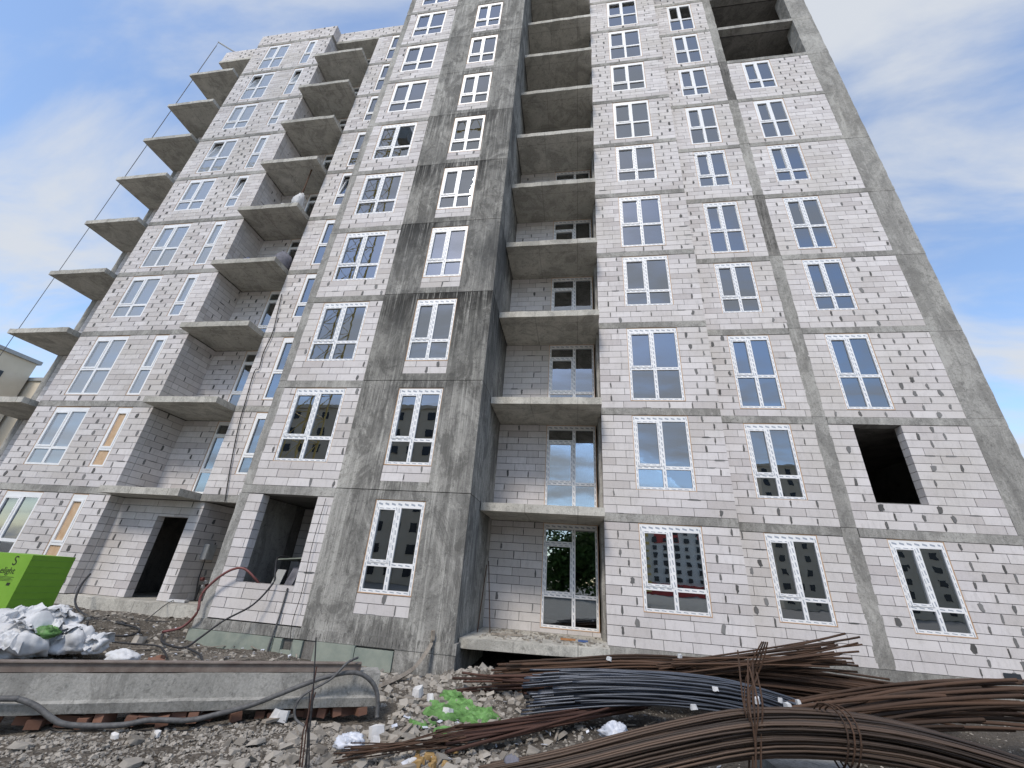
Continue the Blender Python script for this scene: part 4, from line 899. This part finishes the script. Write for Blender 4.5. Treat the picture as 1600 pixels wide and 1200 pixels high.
# crumpled green sheet, ochre foam and clear film
def sheet(name, mat, pts, z, amp, label, cat, seed):
    rr = random.Random(seed); ph = [rr.uniform(0, 6.28) for _ in range(6)]; cx = sum(p[0] for p in pts)/len(pts); cy2 = sum(p[1] for p in pts)/len(pts); mb = MB(); R_, A2 = 26, 90
    def rad(a):
        return 1
    ang = sorted((math.atan2(p[1]-cy2, p[0]-cx), math.hypot(p[0]-cx, p[1]-cy2)) for p in pts)
    def rr_(a):
        for i in range(len(ang)):
            a0, r0 = ang[i]; a1, r1 = ang[(i+1) % len(ang)]; 
            if i == len(ang)-1: a1 += 2*math.pi
            aa = a if a >= a0 else a+2*math.pi
            if a0 <= aa <= a1: t = (aa-a0)/(a1-a0+1e-9); return r0*(1-t)+r1*t
        return ang[0][1]
    for j in range(R_+1):
        for i in range(A2):
            a = -math.pi+2*math.pi*i/A2; r = rr_(a)*j/R_*(1+.12*math.sin(7*a+ph[0])); x, y = cx+r*math.cos(a), cy2+r*math.sin(a)
            o3 = Vector((seed*3.1, 0, 0)); h = amp*(.9*(1-2.2*abs(mn.noise(Vector((x*3.2, y*3.2, 0))+o3))) + .45*(1-2.2*abs(mn.noise(Vector((x*8, y*8, 3))+o3))) + .2*(1-2*abs(mn.noise(Vector((x*19, y*19, 7))+o3))))*(1 if j < R_ else .2); mb.v.append((x, y, gz(x, y)+z+h))
    for j in range(R_):
        for i in range(A2): mb.f.append((j*A2+i, (j+1)*A2+i, (j+1)*A2+(i+1) % A2, j*A2+(i+1) % A2)); mb.uv += [(0, 0)]*4
    o = mb.build(name, mat); md = o.modifiers.new('thick', 'SOLIDIFY'); md.thickness = .004; return tag(o, label, cat)
sheet('green_sheet', 'greenfilm', [(-1.75, 6.3), (-1.85, 7.2), (-1.45, 7.1), (-1.05, 6.75), (-1.2, 6.3), (-1.5, 6.5)], .0, .06, 'crumpled green plastic sheet under the ends of the rusty bars', 'plastic sheet', 4)
sheet('green_sheet', 'greenfilm', [(-2.0, 6.0), (-1.8, 5.92), (-1.7, 6.1), (-1.85, 6.2)], .0, .045, 'small green plastic scrap in the rubble left of the green sheet', 'plastic sheet', 5)
sheet('green_sheet', 'greenfilm', [(-1.6, 5.75), (-1.45, 5.7), (-1.35, 5.95), (-1.55, 5.98)], .0, .045, 'small green plastic scrap in front of the green sheet', 'plastic sheet', 6)
sheet('green_sheet', 'greenfilm', [(-1.95, 7.2), (-1.8, 7.15), (-1.75, 7.45), (-1.9, 7.5)], .02, .045, 'small green plastic scrap by the concrete wall behind the green sheet', 'plastic sheet', 7)
for i in range(16):
    x, y = random.gauss(-1.45, .18), random.gauss(5.05, .25); chunk('foam_lump', 'insul', (x, y, gz(x, y)+.03), random.uniform(.03, .06), .03, .03, i, 'ochre crumb of foam or peel scattered beside the bars', 'foam crumb', 'ochre crumbs in the rubble', 160+i)
lump('plastic_bag', 'clear', (.43, 6.2, .06), .17, .12, .1, 'crumpled bluish plastic bag on the dark soil under the bars', 'plastic bag', 71, .45, 20, 7)
lump('plastic_bag', 'clear', (-2.25, 4.95, .03), .14, .1, .07, 'crumpled clear plastic among white block pieces', 'plastic bag', 73, .45, 20, 7)
lump('dark_rag', 'sack_dark', (-.6, 5.05, .02), .08, .07, .06, 'small dark knotted rag on the soil at bottom centre', 'rag', 74, .4, 14, 7)

lt = MB()
for _ in range(150):
    x, y = random.choice(((random.uniform(-3.3, 1.5), random.uniform(4.4, 7.6)), (random.uniform(-10, -4), random.uniform(6.8, 9.5))))
    if y < beam_front(x)+.55 and x < -2.3: continue
    s_ = random.uniform(.01, .045); a = random.uniform(0, 3.14); lt.obox((x, y, gz(x, y)+.03), (s_*math.cos(a), s_*math.sin(a), random.uniform(-.01, .01)), (-s_*.5*math.sin(a), s_*.5*math.cos(a), random.uniform(-.01, .01)), (0, 0, .002))
tag(lt.build('litter', 'clear'), 'pale paper and film scraps littering the rubble and soil', 'litter', kind='stuff')
wd = MB()
for _ in range(70):
    x, y = random.choice(((random.uniform(-3.0, 2.5), random.uniform(4.4, 7.6)), (random.uniform(-10, -4), random.uniform(6.8, 9.5))))
    if y < beam_front(x)+.55 and x < -2.3: continue
    l_ = random.uniform(.05, .22); a = random.uniform(0, 3.14); wd.obox((x, y, gz(x, y)+.035), (l_*math.cos(a), l_*math.sin(a), random.uniform(-.02, .02)), (-.012*math.sin(a), .012*math.cos(a), 0), (0, 0, .006))
tag(wd.build('wood_splinters', 'wood'), 'broken laths and splinters strewn over the rubble and soil', 'splinters', kind='stuff')
